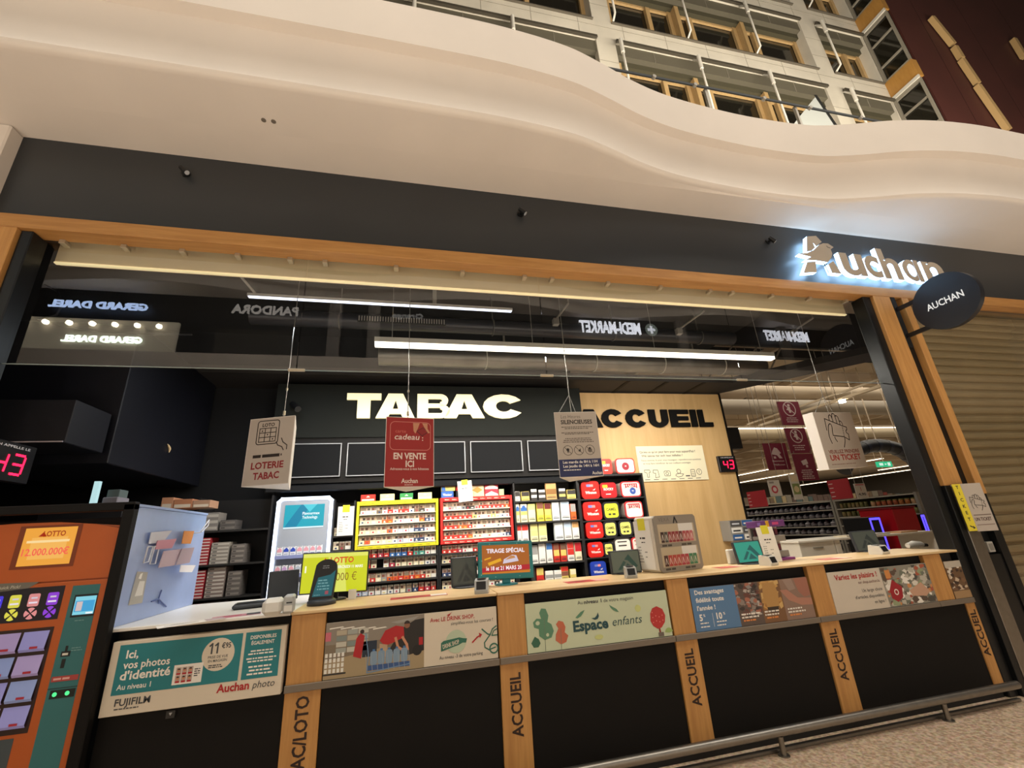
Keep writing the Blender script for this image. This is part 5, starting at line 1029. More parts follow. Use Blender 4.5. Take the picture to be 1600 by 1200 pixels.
g = G(M); g.tube([(*sp(300,833), .002), (*sp(300,833), .05), (*sp(306,822), .06), (*sp(313,813), .06), (*sp(311,822), .06), (*sp(302,832), .055)], .004, c('d9d9de', .3), 6); g.build('hook', r2)
r = thing('cable_tie', 'small star-shaped clip with dangling leads on the bluish metal screen', 'clip', P(246, 935, x=-1.53))
for q in ([(246,936),(251,922)], [(246,936),(235,940)], [(246,936),(258,948)], [(246,936),(247,943)]):
    g = G(M); g.tube([(*sp(*s), .006) for s in q], .004, c('4a5a90'), 6); g.build('lead', r)
# tan cartons seen above the metal screen
for i, (a, b, t, bt) in enumerate(((247,262,777,793),(262,304,781,796),(280,312,785,800))):
    p, q = P(a, bt, y=1.9), P(b, t, y=1.9); G().box(p.x, q.x, 1.9+i*.0, 2.05, p.z, q.z, c(('c08a68','b57a58','b08a70')[i])).build('carton', None, '%s of three tan cartons above the bluish metal screen' % ('leftmost', 'middle', 'rightmost')[i], 'carton', 'tan cartons') if False else None
sh = thing('stock_shelf', 'black shelf carrying tan cartons behind the bluish metal screen', 'shelf', (-2.6, 1.9, 0))
p = P(250, 796, y=1.8); G().box(p.x-.1, -2.115, 1.78, 2.15, p.z-.03, p.z, SHELFB).build('board', sh)
for x in (p.x-.08, -2.14): G().box(x-.015, x+.015, 1.80, 2.13, 0, p.z-.031, SHELFB).build('upright', sh)
x = p.x+.0
for i, (w, h, colr) in enumerate(((.10,.105,'c08a68'), (.16,.085,'b57a58'), (.15,.07,'b08a70'))):
    g = G(FM((x, 1.80, p.z+.0005))); g.box(0, w-.004, 0, h, -.2, 0, c(colr), .002); g.rect(.01, .008, w-.016, h*.45, .0006, c('d9cbb8')); g.build('carton', None, '%s of three tan cartons behind the bluish metal screen' % ('leftmost', 'middle', 'rightmost')[i], 'carton', 'tan cartons'); x += w
# --- hanging signs
def wire(g, x, y, z0, z1=4.05, r=.0035): g.tube([(x, y, z0), (x, y, z1)], r, mat('wire_steel', '9a9892', .3, .6), 6); return g
def prism_sign(k, label, face, side, depth, art, apex=.5, wires=1):
    M, W, H = fm(k); b = M @ Vector((W/2, 0, -depth/2)); r = thing('hanging_sign', label, 'sign', b)
    g = G(M)
    if apex is None: g.box(0, W, 0, H, -depth, 0, side, .002)
    else: vs = [(0,0,0),(W,0,0),(W*apex,0,-depth),(0,H,0),(W,H,0),(W*apex,H,-depth)]; g.add(vs, [(0,2,1),(3,4,5),(0,1,4,3),(1,2,5,4),(2,0,3,5)], side)
    g.build('board', r); g = G(M); g.rect(0.004, 0.004, W-.004, H-.004, .0006, face); g.M = M @ Matrix.Translation((0, 0, .001)); art(g, W, H); g.build('front_print', r)
    t = M @ Vector((W/2, H, -depth*.35))
    if wires == 1:
        wire(G(), t.x, t.y, t.z-.02).build('wire', r); G().tube([(t.x, t.y, t.z+.05), (t.x, t.y, t.z+.085)], .010, CLIP, 8).build('hook', r); G().tube([(t.x, t.y, t.z+.26), (t.x, t.y, t.z+.28)], .008, CLIP, 8).build('crimp', r)
    else:
        q = Vector((t.x, t.y, t.z+.20)); wire(G(), q.x, q.y, q.z).build('wire', r)
        for u in (.15, .5, .62): s = M @ Vector((W*u, H, -depth*.3)); G().tube([q, s], .003, mat('wire_steel', '9a9892', .3, .6), 6).build('yoke_wire', r)
    return r
SGN = mat('sign_grey', 'b9aea2', 0.5); SGW = mat('sign_white', 'e6e0d8', 0.5); DKB = c('2c2420')
def a_lot(g, W, H):
    g.rrect(.07, H*.60, .245, H*.955, .02, 0, DKB, .007); g.text('LOTO', .157, H*.865, .026, 0, DKB, 'c', .03, width=.10)
    for i in range(4): g.line([(.09, H*.635+i*H*.068), (.225, H*.635+i*H*.068)], .006, .0002, DKB); g.line([(.09+i*.045, H*.635), (.09+i*.045, H*.84)], .006, .0003, DKB)
    for u, v in ((.112,.80),(.157,.74),(.202,.67)): g.disc(u, H*v, .006, .0004, DKB, 8)
    g.rect(.06, H*.40, .125, H*.445, 0, DKB); g.rect(.135, H*.40, .275, H*.445, 0, DKB); g.rect(.283, H*.41, .292, H*.44, 0, DKB)
    g.line([(.30, H*.49), (.285, H*.54), (.25, H*.57), (.235, H*.62)], .007, 0, DKB); g.line([(.325, H*.50), (.325, H*.56), (.29, H*.61), (.275, H*.67)], .007, 0, DKB)
    g.text('LOTERIE', W/2, H*.24, .048, 0, c('8c2026'), 'c', .03, width=W*.70); g.text('TABAC', W/2, H*.09, .048, 0, c('8c2026'), 'c', .03, width=W*.56)
prism_sign('loterie', 'grey hanging sign with a grid card and cigarette icon over the left worktop', SGN, SGW, .36, a_lot, .40)
def a_cad(g, W, H):
    L = c('e6d6cc'); g.rrect(.035, H*.52, W-.03, H*.93, .035, 0, c('d98a80'), .004); g.text('carte', .075, H*.77, .026, 0, c('d06a5c'), width=.085); g.text('cadeau', .07, H*.67, .045, 0, L, bold=.012, shear=.15, width=.20); g.text(':', .29, H*.66, .04, 0, L, bold=.02)
    g.flat([(.24,H*.80),(.29,H*.72),(.345,H*.79),(.30,H*.86)], .0004, c('5a1414')); g.flat([(.25,H*.80),(.29,H*.735),(.335,H*.79),(.30,H*.85)], .0006, c('8c1a1c'))
    g.flat([(.215,H*.92),(.27,H*.92),(.255,H*.84),(.235,H*.76),(.22,H*.80)], .0008, SKIN); g.flat([(.29,H*.92),(.335,H*.92),(.335,H*.84),(.355,H*.78),(.34,H*.77),(.31,H*.85)], .0008, SKIN)
    g.text('EN VENTE', W/2, H*.39, .048, 0, L, 'c', .03, width=W*.66); g.text('ICI', W/2, H*.28, .048, 0, L, 'c', .03, width=W*.17); g.text('Adressez-vous à nos hôtesses', W/2, H*.235, .019, 0, L, 'c', .01, width=W*.78)
    g.text('Auchan', W/2, H*.055, .034, 0, L, 'c', .02, width=W*.33); g.lines(W*.40, H*.025, W*.22, .005, 1, .01, 0, L)
prism_sign('cadeau', 'dark red hanging sign for gift cards in front of the big white letters', c('9c1f1c'), SGW, .36, a_cad, .60)
def a_heu(g, W, H):
    NV = c('232c5c'); g.rect(.004, .004, W-.004, H*.265, .0002, NV); g.text('Les Heures', .06, H*.90, .032, 0, DKB, width=.18, bold=-.012, shear=.1); g.text('SILENCIEUSES', .055, H*.81, .036, 0, DKB, bold=.03, width=.29)
    for i, v in enumerate((.755, .73, .665, .645, .575, .548, .52)): g.lines(.05, H*v, W*.76, .007, 1, .01, 0, c('5a5048'), 'c', i)
    for i in range(3): u = .095+i*.10; g.arc(u, H*.40, .042, .004, 0, DKB); g.line([(u-.03,H*.40+.03),(u+.03,H*.40-.03)], .004, .0003, DKB)
    g.disc(.095, H*.41, .014, .0004, DKB, 10); g.rect(.09, H*.365, .10, H*.40, .0004, DKB); g.flat([(.175,H*.39),(.19,H*.39),(.21,H*.43),(.21,H*.37),(.19,H*.385)], .0004, DKB); g.disc(.295, H*.395, .02, .0004, c('6a5f56'), 10); g.disc(.295, H*.425, .01, .0005, DKB, 8)
    g.text('Les mardis de 8H à 11H', .04, H*.205, .022, .0004, WHITE, bold=.02, width=.31); g.text('Les jeudis de 14H à 16H', .04, H*.145, .022, .0004, WHITE, bold=.02, width=.32); g.lines(.04, H*.10, .2, .007, 1, .01, .0004, WHITE); g.text('Auchan', W-.01, H*.03, .026, .0004, WHITE, 'r', .02, width=.09)
prism_sign('heures', 'grey hanging sign with a navy foot about quiet hours, before the wooden wall', SGN, SGW, .35, a_heu, .47, 3)
def smooth(pts, n=5):
    o = []
    for i in range(len(pts)-1):
        p0, p1, p2, p3 = pts[max(i-1,0)], pts[i], pts[i+1], pts[min(i+2,len(pts)-1)]
        for k in range(n):
            t = k/n; o.append(tuple(.5*((2*p1[d])+(-p0[d]+p2[d])*t+(2*p0[d]-5*p1[d]+4*p2[d]-p3[d])*t*t+(-p0[d]+3*p1[d]-3*p2[d]+p3[d])*t**3) for d in (0, 1)))
    return o+[pts[-1]]
def hand_ticket(g, u, v, s, t, m):
    q = lambda pts: [(u+a*s, v+b*s) for a, b in pts]; w = [0]
    def st(pts, sm=True, k=1.0): w[0] += .00006; g.line(q(smooth(pts) if sm else pts), t*k, w[0], m)
    st([(.24,.40),(.72,.345)], False); st([(.02,.565),(.065,.935),(.80,.695)], False); st([(.80,.695),(.98,.65),(.965,.58),(.90,.53),(.90,.47),(.975,.42),(.935,.24),(.74,.34)], False)
    for a in range(4): st([(.785-.045*(a/3.6),.65-.29*(a/3.6)),(.778-.045*(a/3.6),.60-.29*(a/3.6))], False, .7)
    for f in ([(.27,.87),(.29,1.0),(.35,1.05),(.41,1.01),(.43,.83)], [(.43,.95),(.47,1.07),(.53,1.09),(.585,1.04),(.59,.78)], [(.59,.98),(.63,1.03),(.68,1.01),(.72,.94),(.715,.74)], [(.72,.84),(.77,.85),(.82,.80),(.83,.72)]): st(f)
    st([(.085,.15),(.045,.38),(.12,.65),(.20,.75),(.27,.76),(.30,.68),(.25,.50),(.24,.40)]); st([(.74,.33),(.71,.22),(.59,.02)]); st([(.285,.35),(.30,.27),(.345,.20)])
def a_tic(g, W, H):
    hand_ticket(g, .13, .205, .33, .010, DKB); g.text('VEUILLEZ PRENDRE', W*.50, H*.265, .034, 0, c('7c2a22'), 'c', .02, width=W*.78); g.text('UN TICKET', W*.50, H*.145, .054, 0, c('a8332a'), 'c', .03, width=W*.78); g.lines(W*.10, H*.07, W*.8, .008, 1, .01, 0, c('8a6a60'))
prism_sign('ticket', 'large grey hanging box sign with a hand holding a ticket, above the white desk', SGN, SGW, .11, a_tic, None, 3)

# ================================================================== SIGNS ON THE FRONT
r = thing('illuminated_sign', 'pale raised store name with a bird in its first letter, glowing white-blue on the fascia', 'sign', (4.7, -0.03, 3.65))
FACE = mat('sign_face', 'b3a797', 0.4); HALO = e('a9d6ff', 9.0); HALOB = e('a9d6ff', 16.0)
YS = -0.045
def zoomp(pts): return [(q.x, q.z) for q in (P(1200+a/4, 300+b/4, y=YS-.045) for a, b in pts)]
def halo(pts, name, par):
    g = G(FM((0, YS, 0)))
    if sum(pts[k][0]*pts[(k+1)%len(pts)][1]-pts[(k+1)%len(pts)][0]*pts[k][1] for k in range(len(pts))) < 0: pts = list(reversed(pts))
    g.prism(pts, 0, .045, FACE, HALO); g.flat(list(reversed(pts)), -.0006, HALOB); return g.build(name, par)
A1 = zoomp([(242,278),(300,274),(336,312),(300,338),(282,318),(294,346),(270,368),(243,374)]); A2 = zoomp([(245,436),(298,434),(304,502),(222,506)])
ap = bpy.data.objects.new('bird_letter', None); COL.objects.link(ap); ap.parent = r; ap.location = (0, 0, 0); WL[ap.name] = wl(r)
halo(A1, 'upper_stroke', ap); halo(A2, 'lower_stroke', ap)
halo(zoomp([(318,330),(345,320),(375,322),(410,345),(392,358),(402,385),(396,412),(372,440),(340,434),(300,428),(232,424),(268,406),(192,386),(246,380),(285,362)]), 'bird', ap)
halo(zoomp([(376,452),(408,432),(462,512),(400,506)]), 'leg_stroke', ap)
g = G(FM((0, YS-.0456, 0))); q = zoomp([(366,338),(374,346),(388,350)]); g.line(q, .008, 0, INK); g.line(zoomp([(345,440),(380,505)]), .012, .0002, INK); g.line(zoomp([(362,446),(396,505)]), .008, .0003, INK); g.build('engraving', ap)
def frame_letter(ch, a, b, zt, zb):
    vs, _ = text_geo(ch, .03, 0, 5); y1 = max(v[1] for v in vs); y0 = min(v[1] for v in vs)
    xa = P(*a, y=YS-.045).x; xb = P(*b, y=YS-.045).x; q = (zt-zb)/(y1-y0)
    g = G(FM((0, YS, 0)))
    if ch == 'a':
        R1, cx, cz = (xb-xa)*.5, xa+(xb-xa)*.5, (zt+zb)/2; rz = (zt-zb)/2; n = 22
        rg = lambda k, s: (cx+R1*s*math.cos(2*math.pi*k/n), cz+rz*(1-(1-s)*.75)*math.sin(2*math.pi*k/n))
        for k in range(n): g.prism([rg(k, 1), rg(k+1, 1), rg(k+1, .42), rg(k, .42)], 0, .045, FACE, HALO)
        g.prism([(xb-(xb-xa)*.27, zb), (xb, zb), (xb, zt), (xb-(xb-xa)*.27, zt)], 0, .0452, FACE, HALO); g.disc(cx, cz, R1*.9, -.0006, HALOB, 14, ry=rz*.9)
    else: g.text(ch, (xa+xb)/2, zb-y0*q, .69*q, 0, FACE, 'c', .03, width=xb-xa, res=5, depth=.045, side=HALO); g.text(ch, (xa+xb)/2, zb-y0*q, .69*q, -.0006, HALOB, 'c', .03, width=xb-xa, res=3)
    g.build('letter', r)
zb = P(1345, 432, y=YS-.04).z; zx = P(1322, 396, y=YS-.04).z; zt = P(1372, 389, y=YS-.04).z
for ch, a, b, tt in (('u',(1315,411),(1350,412),0),('c',(1352,415),(1375,415),0),('h',(1377,416),(1406,418),1),('a',(1411,421),(1439,424),0),('n',(1444,424),(1475,426),0)):
    frame_letter(ch, a, b, zt if tt else zx, zb)
# blade sign
r = thing('blade_sign', 'round black blade sign with white capitals standing out from the right jamb', 'sign', (4.86, -.02, 2.93))
ctr = P(1475, 470, x=4.83); BS = mat('blade_black', '15161c', 0.4)
G().box(4.835, 4.895, -.025, .029, 2.93, 3.52, BLKMET, .004).build('wall_bar', r); G().box(4.85, 4.88, -.02, .029, 3.5205, 3.66, BLKMET).build('upper_stud', r) if False else None
R = abs(P(1534, 470, x=4.83).y-ctr.y)
R = .265
G().cyl((4.835, ctr.y, ctr.z), (4.885, ctr.y, ctr.z), R, BS, 48).build('disc', r)
for z in (ctr.z+.13, ctr.z-.17): yy = ctr.y+math.sqrt(max(R*R-(z-ctr.z)**2, .001)); G().box(4.85, 4.87, yy-.01, -.0255, z-.02, z+.02, BLKMET).build('bracket', r)
g = G(FM((4.8345, ctr.y, ctr.z), (0, -1, 0))); g.text('AUCHAN', 0, -.03, .062, 0, e('f2efe9', .8), 'c', .02, width=.30); g.build('lettering', r)
# ticket plate, steel column, intercom, roller shutter
r = thing('steel_column', 'brushed steel cladding at the foot of the right jamb', 'column', (4.7, 0, 0)); G().box(4.664, 4.80, -.036, .06, 0, 1.584, STEEL, .004).build('cladding', r)
M, W, H = fm('ticketplate'); b = M @ Vector((W/2, 0, -.004)); r = thing('ticket_plate', 'grey plate with a hand and ticket drawing and a yellow strip, on the right jamb', 'sign', b)
G(M).box(.072, W, 0, H, -.006, 0, SGN, .001).build('plate', r); y_ = G(M).box(0, .071, .006, H, -.005, .001, mat('yellow_strip', 'e3d02a', 0.45), .001).build('yellow_strip', r)
g = G(M); 
for i, ch in enumerate('TICKET'): g.text(ch, .036, H*(.90-.135*i), .026, .0016, INK, 'c', .03)
g.flat([(.02,.055),(.045,.04),(.045,.05),(.062,.03),(.04,.022),(.045,.032),(.02,.042)], .0016, INK); g.build('lettering', y_)
g = G(M @ Matrix.Translation((0, 0, .0008))); hand_ticket(g, .10, .165, .125, .004, DKB); g.rect(.085,.128,W-.012,.136,0,c('7a6a60')); g.text('UN TICKET', .155, .085, .026, 0, c('4a2a26'), 'c', .025, width=.14); g.rect(.085,.05,W-.012,.054,0,c('7a5a52')); g.build('drawing', r)
G().box(4.70, 4.76, -.062, -.0365, 1.3, 1.38, STEEL).build('holder_arm', r)
p = P(1545, 854, y=.02); r = thing('intercom', 'small pale intercom with a round button on the dark recess right of the steel column', 'intercom', p)
G().box(4.885, 4.955, .004, .0295, 1.015, 1.10, c('b9b6ae'), .003).build('body', r); G().cyl((4.92, .0295, .955), (4.92, .004, .955), .028, c('c9c6be')).build('button', r)
g = G(FM((0, .0035, 0))); g.rect(4.895, 1.03, 4.945, 1.085, 0, c('8a8780')); g.build('print', r)
r = thing('roller_shutter', 'closed olive-beige slatted roller shutter right of the wooden jamb', 'shutter', (7.3, .16, 0))
SH = mat('shutter_slat', 'a18c68', 0.45, 0.2, var=.08, scale=3); g = G(); pr = []; z = 0.0; pit = .088
while z < 3.48: pr += [(.158, z), (.140, z+.006), (.130, z+.020), (.128, z+.040), (.132, z+.058), (.144, z+pit-.018), (.160, z+pit-.010), (.160, z+pit-.0005)]; z += pit
pr = [q for q in pr if q[1] < 3.5]; n = len(pr)
g.add([(x, y, z) for x in (5.072, 9.4) for y, z in pr], [(i, n+i, n+i+1, i+1) for i in range(n-1)], SH); g.box(5.072, 9.4, .162, .166, 0, 3.49, SH); g.build('curtain', r)
G().box(5.072, 9.4, .12, .1615, 3.44, 3.499, mat('shutter_rail', '6d5d42', .5)).build('top_rail', r)
rw = bpy.data.objects.new('window_90', None); COL.objects.link(rw); rw.location = (7.2, .08, 0); WL[rw.name] = Vector((7.2, .08, 0)); rw['kind'] = 'structure'
G().box(5.075, 9.4, .076, .084, 0, 3.495, GLASS).build('pane', rw)
# lottery terminal at the left
OR_ = mat('terminal_orange', 'b5561c', 0.45, var=.05); TE = mat('terminal_teal', '2f6d70', 0.45)
r = thing('lottery_terminal', 'orange and teal self-service lottery terminal in a black housing at the left edge', 'terminal', (-2.1, .2, 0))
YT = -.05
def L(px, py): q = P(px, py, y=YT); return (q.x, q.z)
g = G(); g.box(-1.555, -1.502, -.075, -.024, 0, 1.70, BLACK, .004).box(-2.52, -1.502, -.075, -.024, 1.665, 1.71, BLACK, .004).box(-1.56, -1.556, -.02, .5, 0, 1.7, BLACK); g.build('housing_frame', r)
G().box(-2.52, -1.561, .35, .52, 0, 1.66, BLACK).build('housing_back', r)
top = [(-2.52, 1.585), (-2.3, 1.608), (-2.05, 1.62), (-1.85, 1.618), (-1.68, 1.600), (-1.562, 1.572)]
g = G(FM((0, YT, 0))); g.prism([(-2.52, .02)]+[(-1.562, .02)]+list(reversed(top)), -.38, -.012, OR_); g.build('body', r)
f = G(FM((0, YT, 0))); f.prism([(-2.52, 1.322), (-1.562, 1.322)]+list(reversed(top)), -.0118, 0, OR_); f.build('head_panel', r)
f = G(FM((0, YT, 0))); f.rect(-2.52, .02, -1.562, 1.312, 0, OR_)
f = G(FM((0, YT, 0))); f.box(-2.52, -1.562, .02, 1.314, -.0118, 0, OR_, .003); f.build('front_panel', r)
def quad(g, pts, w, m): return g.flat([L(*p) for p in pts], w, m)
g = G(FM((0, YT-.001, 0))); a, b = L(20, 886), L(125, 822); g.rect(a[0]-.014, a[1]-.014, b[0]+.014, b[1]+.012, 0, c('7a3410')); g.rect(a[0]+.012, a[1], b[0]-.006, b[1], .0006, e('f0a63c', .85)); g.rect(a[0]+.05, a[1]+.03, b[0]-.04, b[1]-.05, .0008, e('f6b85a', .85))
g.text('LOTTO', (a[0]+b[0])/2+.02, b[1]-.045, .026, .001, e('c04a10', .6), 'c', .03, width=.10); g.flat([(a[0]+.075,b[1]-.045),(a[0]+.095,b[1]-.022),(a[0]+.105,b[1]-.035),(a[0]+.112,b[1]-.045)], .001, e('c0300c', .6)); g.rect(a[0]+.03, b[1]-.076, b[0]-.03, b[1]-.064, .001, e('f8d89a', .9))
g.text('12.000.000€', (a[0]+b[0])/2, a[1]+.05, .034, .001, e('f2604e', .9), 'c', .02, width=.205); g.build('prize_screen', r)
g = G(FM((0, YT-.001, 0))); quad(g, [(-30,925),(0,912),(62,909),(45,919),(0,925)], 0, c('6f6a60')); g.text('Quick Pick!', L(-6, 921)[0], L(2, 921)[1], .014, .0006, c('b9b4a4'), 'l', .02, .15, width=.10); g.build('side_label', r)
BT = ('4436d8', 'd9d24a', 'd98a8a', '8a3ad0'); g = G(FM((0, YT-.001, 0))); g.rect(-2.2, 1.139, -1.748, 1.296, 0, c('16101c')); g.build('button_panel', r)
for u, q in zip((-2.025, -1.949, -1.870, -1.790), BT):
    v, s = 1.175, .024; g = G(FM((0, YT-.0016, 0)))
    for k in range(4): a0 = math.pi/2*k+.12+math.pi/4; g.disc(u+.003*math.cos(a0+.66), v+.003*math.sin(a0+.66), s, .0001*k, e(q, .9), 8, a0=a0, a1=a0+1.33)
    g.rrect(u-.024, v+.032, u+.024, v+.092, .008, 0, e(q, .85)); g.rect(u-.018, v+.046, u+.018, v+.054, .0004, e('f0e6f4', .8)); g.rect(u-.012, v+.068, u+.014, v+.076, .0004, e('f0e6f4', .6)); g.build('lit_button', r)
g = G(FM((0, YT-.001, 0))); g.rect(-2.2, .655, -1.752, 1.105, 0, c('2a1410')); g.build('tray_panel', r)
for k in range(4):
    for j, u in enumerate((-1.872, -1.990)):
        v1 = 1.090-.107*k; v0 = v1-.090; W = .106
        g = G(FM((0, YT-.0018, 0))); g.add([(u,v0+.012,.012),(u+W,v0+.012,.012),(u+W,v1,0),(u,v1,0),(u,v0,.004),(u+W,v0,.004)], [(0,1,2,3),(4,5,1,0)], mat('ticket_film_%d' % ((k+j)%3), ('8f8fd0','a394c8','8698cc')[(k+j)%3], .15, emit=.12))
        g.M = FM((0, YT-.0152, 0)); g.rect(u+.045, v0+.014, u+.078, v0+.024, 0, c('b02a3c')); g.build('ticket_tray', r)
g = G(FM((0, YT-.001, 0))); g.rect(-2.2, .03, -1.80, .640, 0, mat('terminal_slate', '3f4a50', .4)); g.build('lower_panel', r)
g = G(FM((0, YT-.001, 0))); g.rect(-1.714, .03, -1.592, 1.291, 0, TE); g.build('teal_panel', r)
g = G(FM((0, YT-.002, 0))); g.rect(-1.695, 1.140, -1.592, 1.246, 0, c('101820')); g.rect(-1.688, 1.150, -1.596, 1.236, .0006, e('7fd0e4', .9)); g.rect(-1.684, 1.164, -1.600, 1.216, .0008, e('3a9fd4', .9)); g.rect(-1.678, 1.168, -1.652, 1.212, .001, e('d9c4c4', .8)); g.rect(-1.63, 1.152, -1.60, 1.160, .001, e('eef6fa', .9)); g.build('small_screen', r)
g = G(FM((0, YT-.002, 0))); v = L(98, 1022)[1]; g.rect(-1.694, v-.012, -1.655, v+.012, 0, c('10181a')); g.rect(-1.688, v-.006, -1.664, v+.004, .0006, c('d9d6c8')); g.rect(-1.681, v+.012, -1.670, v+.036, .0003, c('10181a')); g.rect(-1.684, v-.062, -1.668, v-.022, .0003, c('10181a')); g.build('coin_slot', r)
g = G(FM((0, YT-.002, 0))); v = L(100, 1060)[1]; g.rect(-1.708, v-.011, -1.597, v+.012, 0, c('a8403c')); g.lines(-1.70, v-.004, .095, .009, 1, .1, .0006, c('e0a8a0')); g.lines(-1.655, v+.13, .055, .004, 2, .011, 0, c('6f9a9a')); g.lines(-1.67, v+.255, .06, .004, 1, .011, 0, c('6f9a9a')); g.build('print', r)
g = G(FM((0, YT-.002, 0))); v = L(95, 1084)[1]; g.rect(-1.700, v-.018, -1.597, v+.018, 0, c('0c1612')); g.disc(-1.68, v, .010, .0006, e('4fe08a', 1.2), 12); g.disc(-1.628, v, .010, .0006, e('4fe08a', 1.2), 12); g.rect(-1.714, v+.024, -1.592, v+.027, .0002, c('14282a')); g.build('ticket_reader', r)

# ================================================================== SUPERMARKET BEHIND
SCEIL = mat('store_ceiling', 'b3a38e', 0.8, var=.06, scale=.6); BEAM = mat('store_beam', 'c0b09a', 0.7)
struct(G().box(2.6, 48, 2.9, 40, 5.2, 5.3, SCEIL), 'ceiling_store')
g = G()
for k in range(9): y = 3.6+k*2.6; g.box(2.7, 47, y, y+.16, 4.86, 5.19, BEAM)
struct(g, 'trim_70')
g = G()
for k in range(10): x = 5.0+k*2.4; g.box(x, x+.10, 3.0, 38, 4.72, 4.85, BEAM)
struct(g, 'trim_71')
struct(G().box(47.5, 48, 2.9, 40, 0, 5.2, mat('store_far_wall', '4a443c', .8)), 'wall_store_right'); struct(G().box(-4, 48, 39.5, 40, 0, 5.2, mat('store_far_wall', '4a443c', .8)), 'wall_store_back')
struct(G().box(4.74, 48, 2.66, 2.72, 4.2, 5.2, DARKIN), 'wall_store_front')
for i, (y, z, rr, colr) in enumerate(((5.8, 4.45, .16, 'b9a890'), (7.0, 4.40, .22, '8f8576'), (10.5, 4.4, .2, 'a8997f'))):
    t = thing('air_duct', '%s round duct crossing the supermarket ceiling' % ('pale near', 'grey wide', 'pale far')[i], 'duct', (12, y, z)); G().tube([(5.2, y, z), (26, y, z)], rr, mat('store_duct_'+colr, colr, .5, .3), 14).build('duct_pipe', t)
    for x in (7, 12, 18): G().box(x-.01, x+.01, y-.01, y+.01, z+rr-.01, 5.2, BEAM).build('hanger', t)
for k in range(3): t = thing('ceiling_pipe', '%s of three thin dark pipes running back under the supermarket ceiling' % ('leftmost', 'middle', 'rightmost')[k], 'pipe', (7+k, 6, 4.67)); G().tube([(6+k*.5, 3.2, 4.685), (7.2+k*.9, 6, 4.685), (8+k*1.3, 11, 4.685)], .02, c('5a5248'), 6).build('pipe_length', t); G().tube([(7.2+k*.9, 6, 4.70), (7.2+k*.9, 6, 5.2)], .01, c('5a5248'), 6).build('hanger', t)
LN = e('fff0d4', 6)
def linelamp(pts, label, w=.07, zc=None):
    a, b = Vector(pts[0]), Vector(pts[1]); d = (b-a); t = thing('line_lamp', label, 'lamp', (a+b)/2, 'line lamps in the supermarket')
    M = Matrix.Translation((a+b)/2) @ d.to_track_quat('Y', 'Z').to_matrix().to_4x4(); h = d.length/2
    G(M).box(-w, w, -h, h, .011, .07, BEAM).build('housing', t); G(M).box(-w*.85, w*.85, -h, h, 0, .010, LN).build('diffuser', t)
    for s in (-.8, .8): p = M @ Vector((0, h*s, .07)); G().cyl(p, (p.x, p.y, 5.2), .01, BEAM, 6).build('hanger', t)
linelamp(((19.9, 17.9, 4), (19.9, 22, 4)), 'line lamp in the supermarket, just right of the wooden wall, upper one')
linelamp(((24, 20.5, 4), (24, 27, 4)), 'line lamp in the supermarket, just right of the wooden wall, lower one')
linelamp(((34.5, 21, 4), (34.5, 31, 4)), 'long line lamp lowest among those under the ticket sign')
linelamp(((24.3, 15.0, 4), (24.3, 19, 4)), 'short line lamp level with the foot of the ticket sign')
linelamp(((9.25, 7.96, 4), (17.5, 7.96, 4)), 'line lamp crossing the supermarket behind the ticket sign', .05)
linelamp(((31, 17.5, 4), (31, 20.5, 4)), 'line lamp in the supermarket beside the green exit sign')
t = thing('light_track', 'slanting ceiling track with bright spots passing above the ticket sign', 'track', (10.2, 6, 4.0))
G().box(10.15, 10.25, 3.2, 7.7, 4.0, 4.06, mat('track_beam', 'cdbb9f', .5)).build('rail', t); G().box(9.75, 9.8, 3.2, 7.7, 4.05, 4.09, mat('track_beam', 'cdbb9f', .5)).build('conduit', t)
for q in ((1228, 653), (1320, 626)): p = P(*q, z=3.99); G().cyl((10.2, p.y, 3.94), (10.2, p.y, 3.999), .07, e('fff4dc', 22)).build('spot', t)
for y in (3.6, 5.2, 7.5): G().cyl((10.2, y, 4.06), (10.2, y, 5.2), .01, BEAM, 6).build('hanger', t)
MRN = c('7c1c38', .6); WHM = c('d9c6c4', .6)
def banner(pts, y, name, label, art, m=MRN):
    q = [P(*p, y=y) for p in pts]; x0 = sum(q[i].x for i in (0, 3))/2; x1 = sum(q[i].x for i in (1, 2))/2; z1 = sum(q[i].z for i in (0, 1))/2; z0 = sum(q[i].z for i in (2, 3))/2
    t = thing(name, label, 'banner', ((x0+x1)/2, y, z0)); g = G(FM((x0, y, z0))); W, H = x1-x0, z1-z0; g.box(0, W, 0, H, -.012, 0, m); g.build('panel', t); g = G(FM((x0, y-.001, z0))); art(g, W, H); g.build('print', t)
    return t, x0, x1, z0, z1
def ico(k):
    def art(g, W, H):
        u, v, R_ = W/2, H*.68, W*.27; g.arc(u, v, R_, .022, 0, WHM); g.line([(u-R_*.7, v+R_*.7), (u+R_*.7, v-R_*.7)], .022, .001, WHM); g.rect(u-.03, v-.09, u+.03, v+.05, .0006, WHM); g.disc(u, v+.09, .035, .0006, WHM, 10)
        g.flat([(u-.09,v-.02),(u-.03,v+.04),(u-.03,v-.04)], .0006, WHM); g.lines(W*.2, H*.28, W*.6, H*.03, 3, H*.08, .0005, WHM, 'c', k)
    return art
def cam_art(g, W, H): g.flat([(W*.34,H*.72),(W*.62,H*.80),(W*.66,H*.62),(W*.40,H*.56)], 0, WHM); g.rect(W*.52,H*.48,W*.62,H*.58,0,WHM); g.lines(W*.2, H*.36, W*.6, H*.035, 5, H*.075, 0, WHM, 'c', 4)
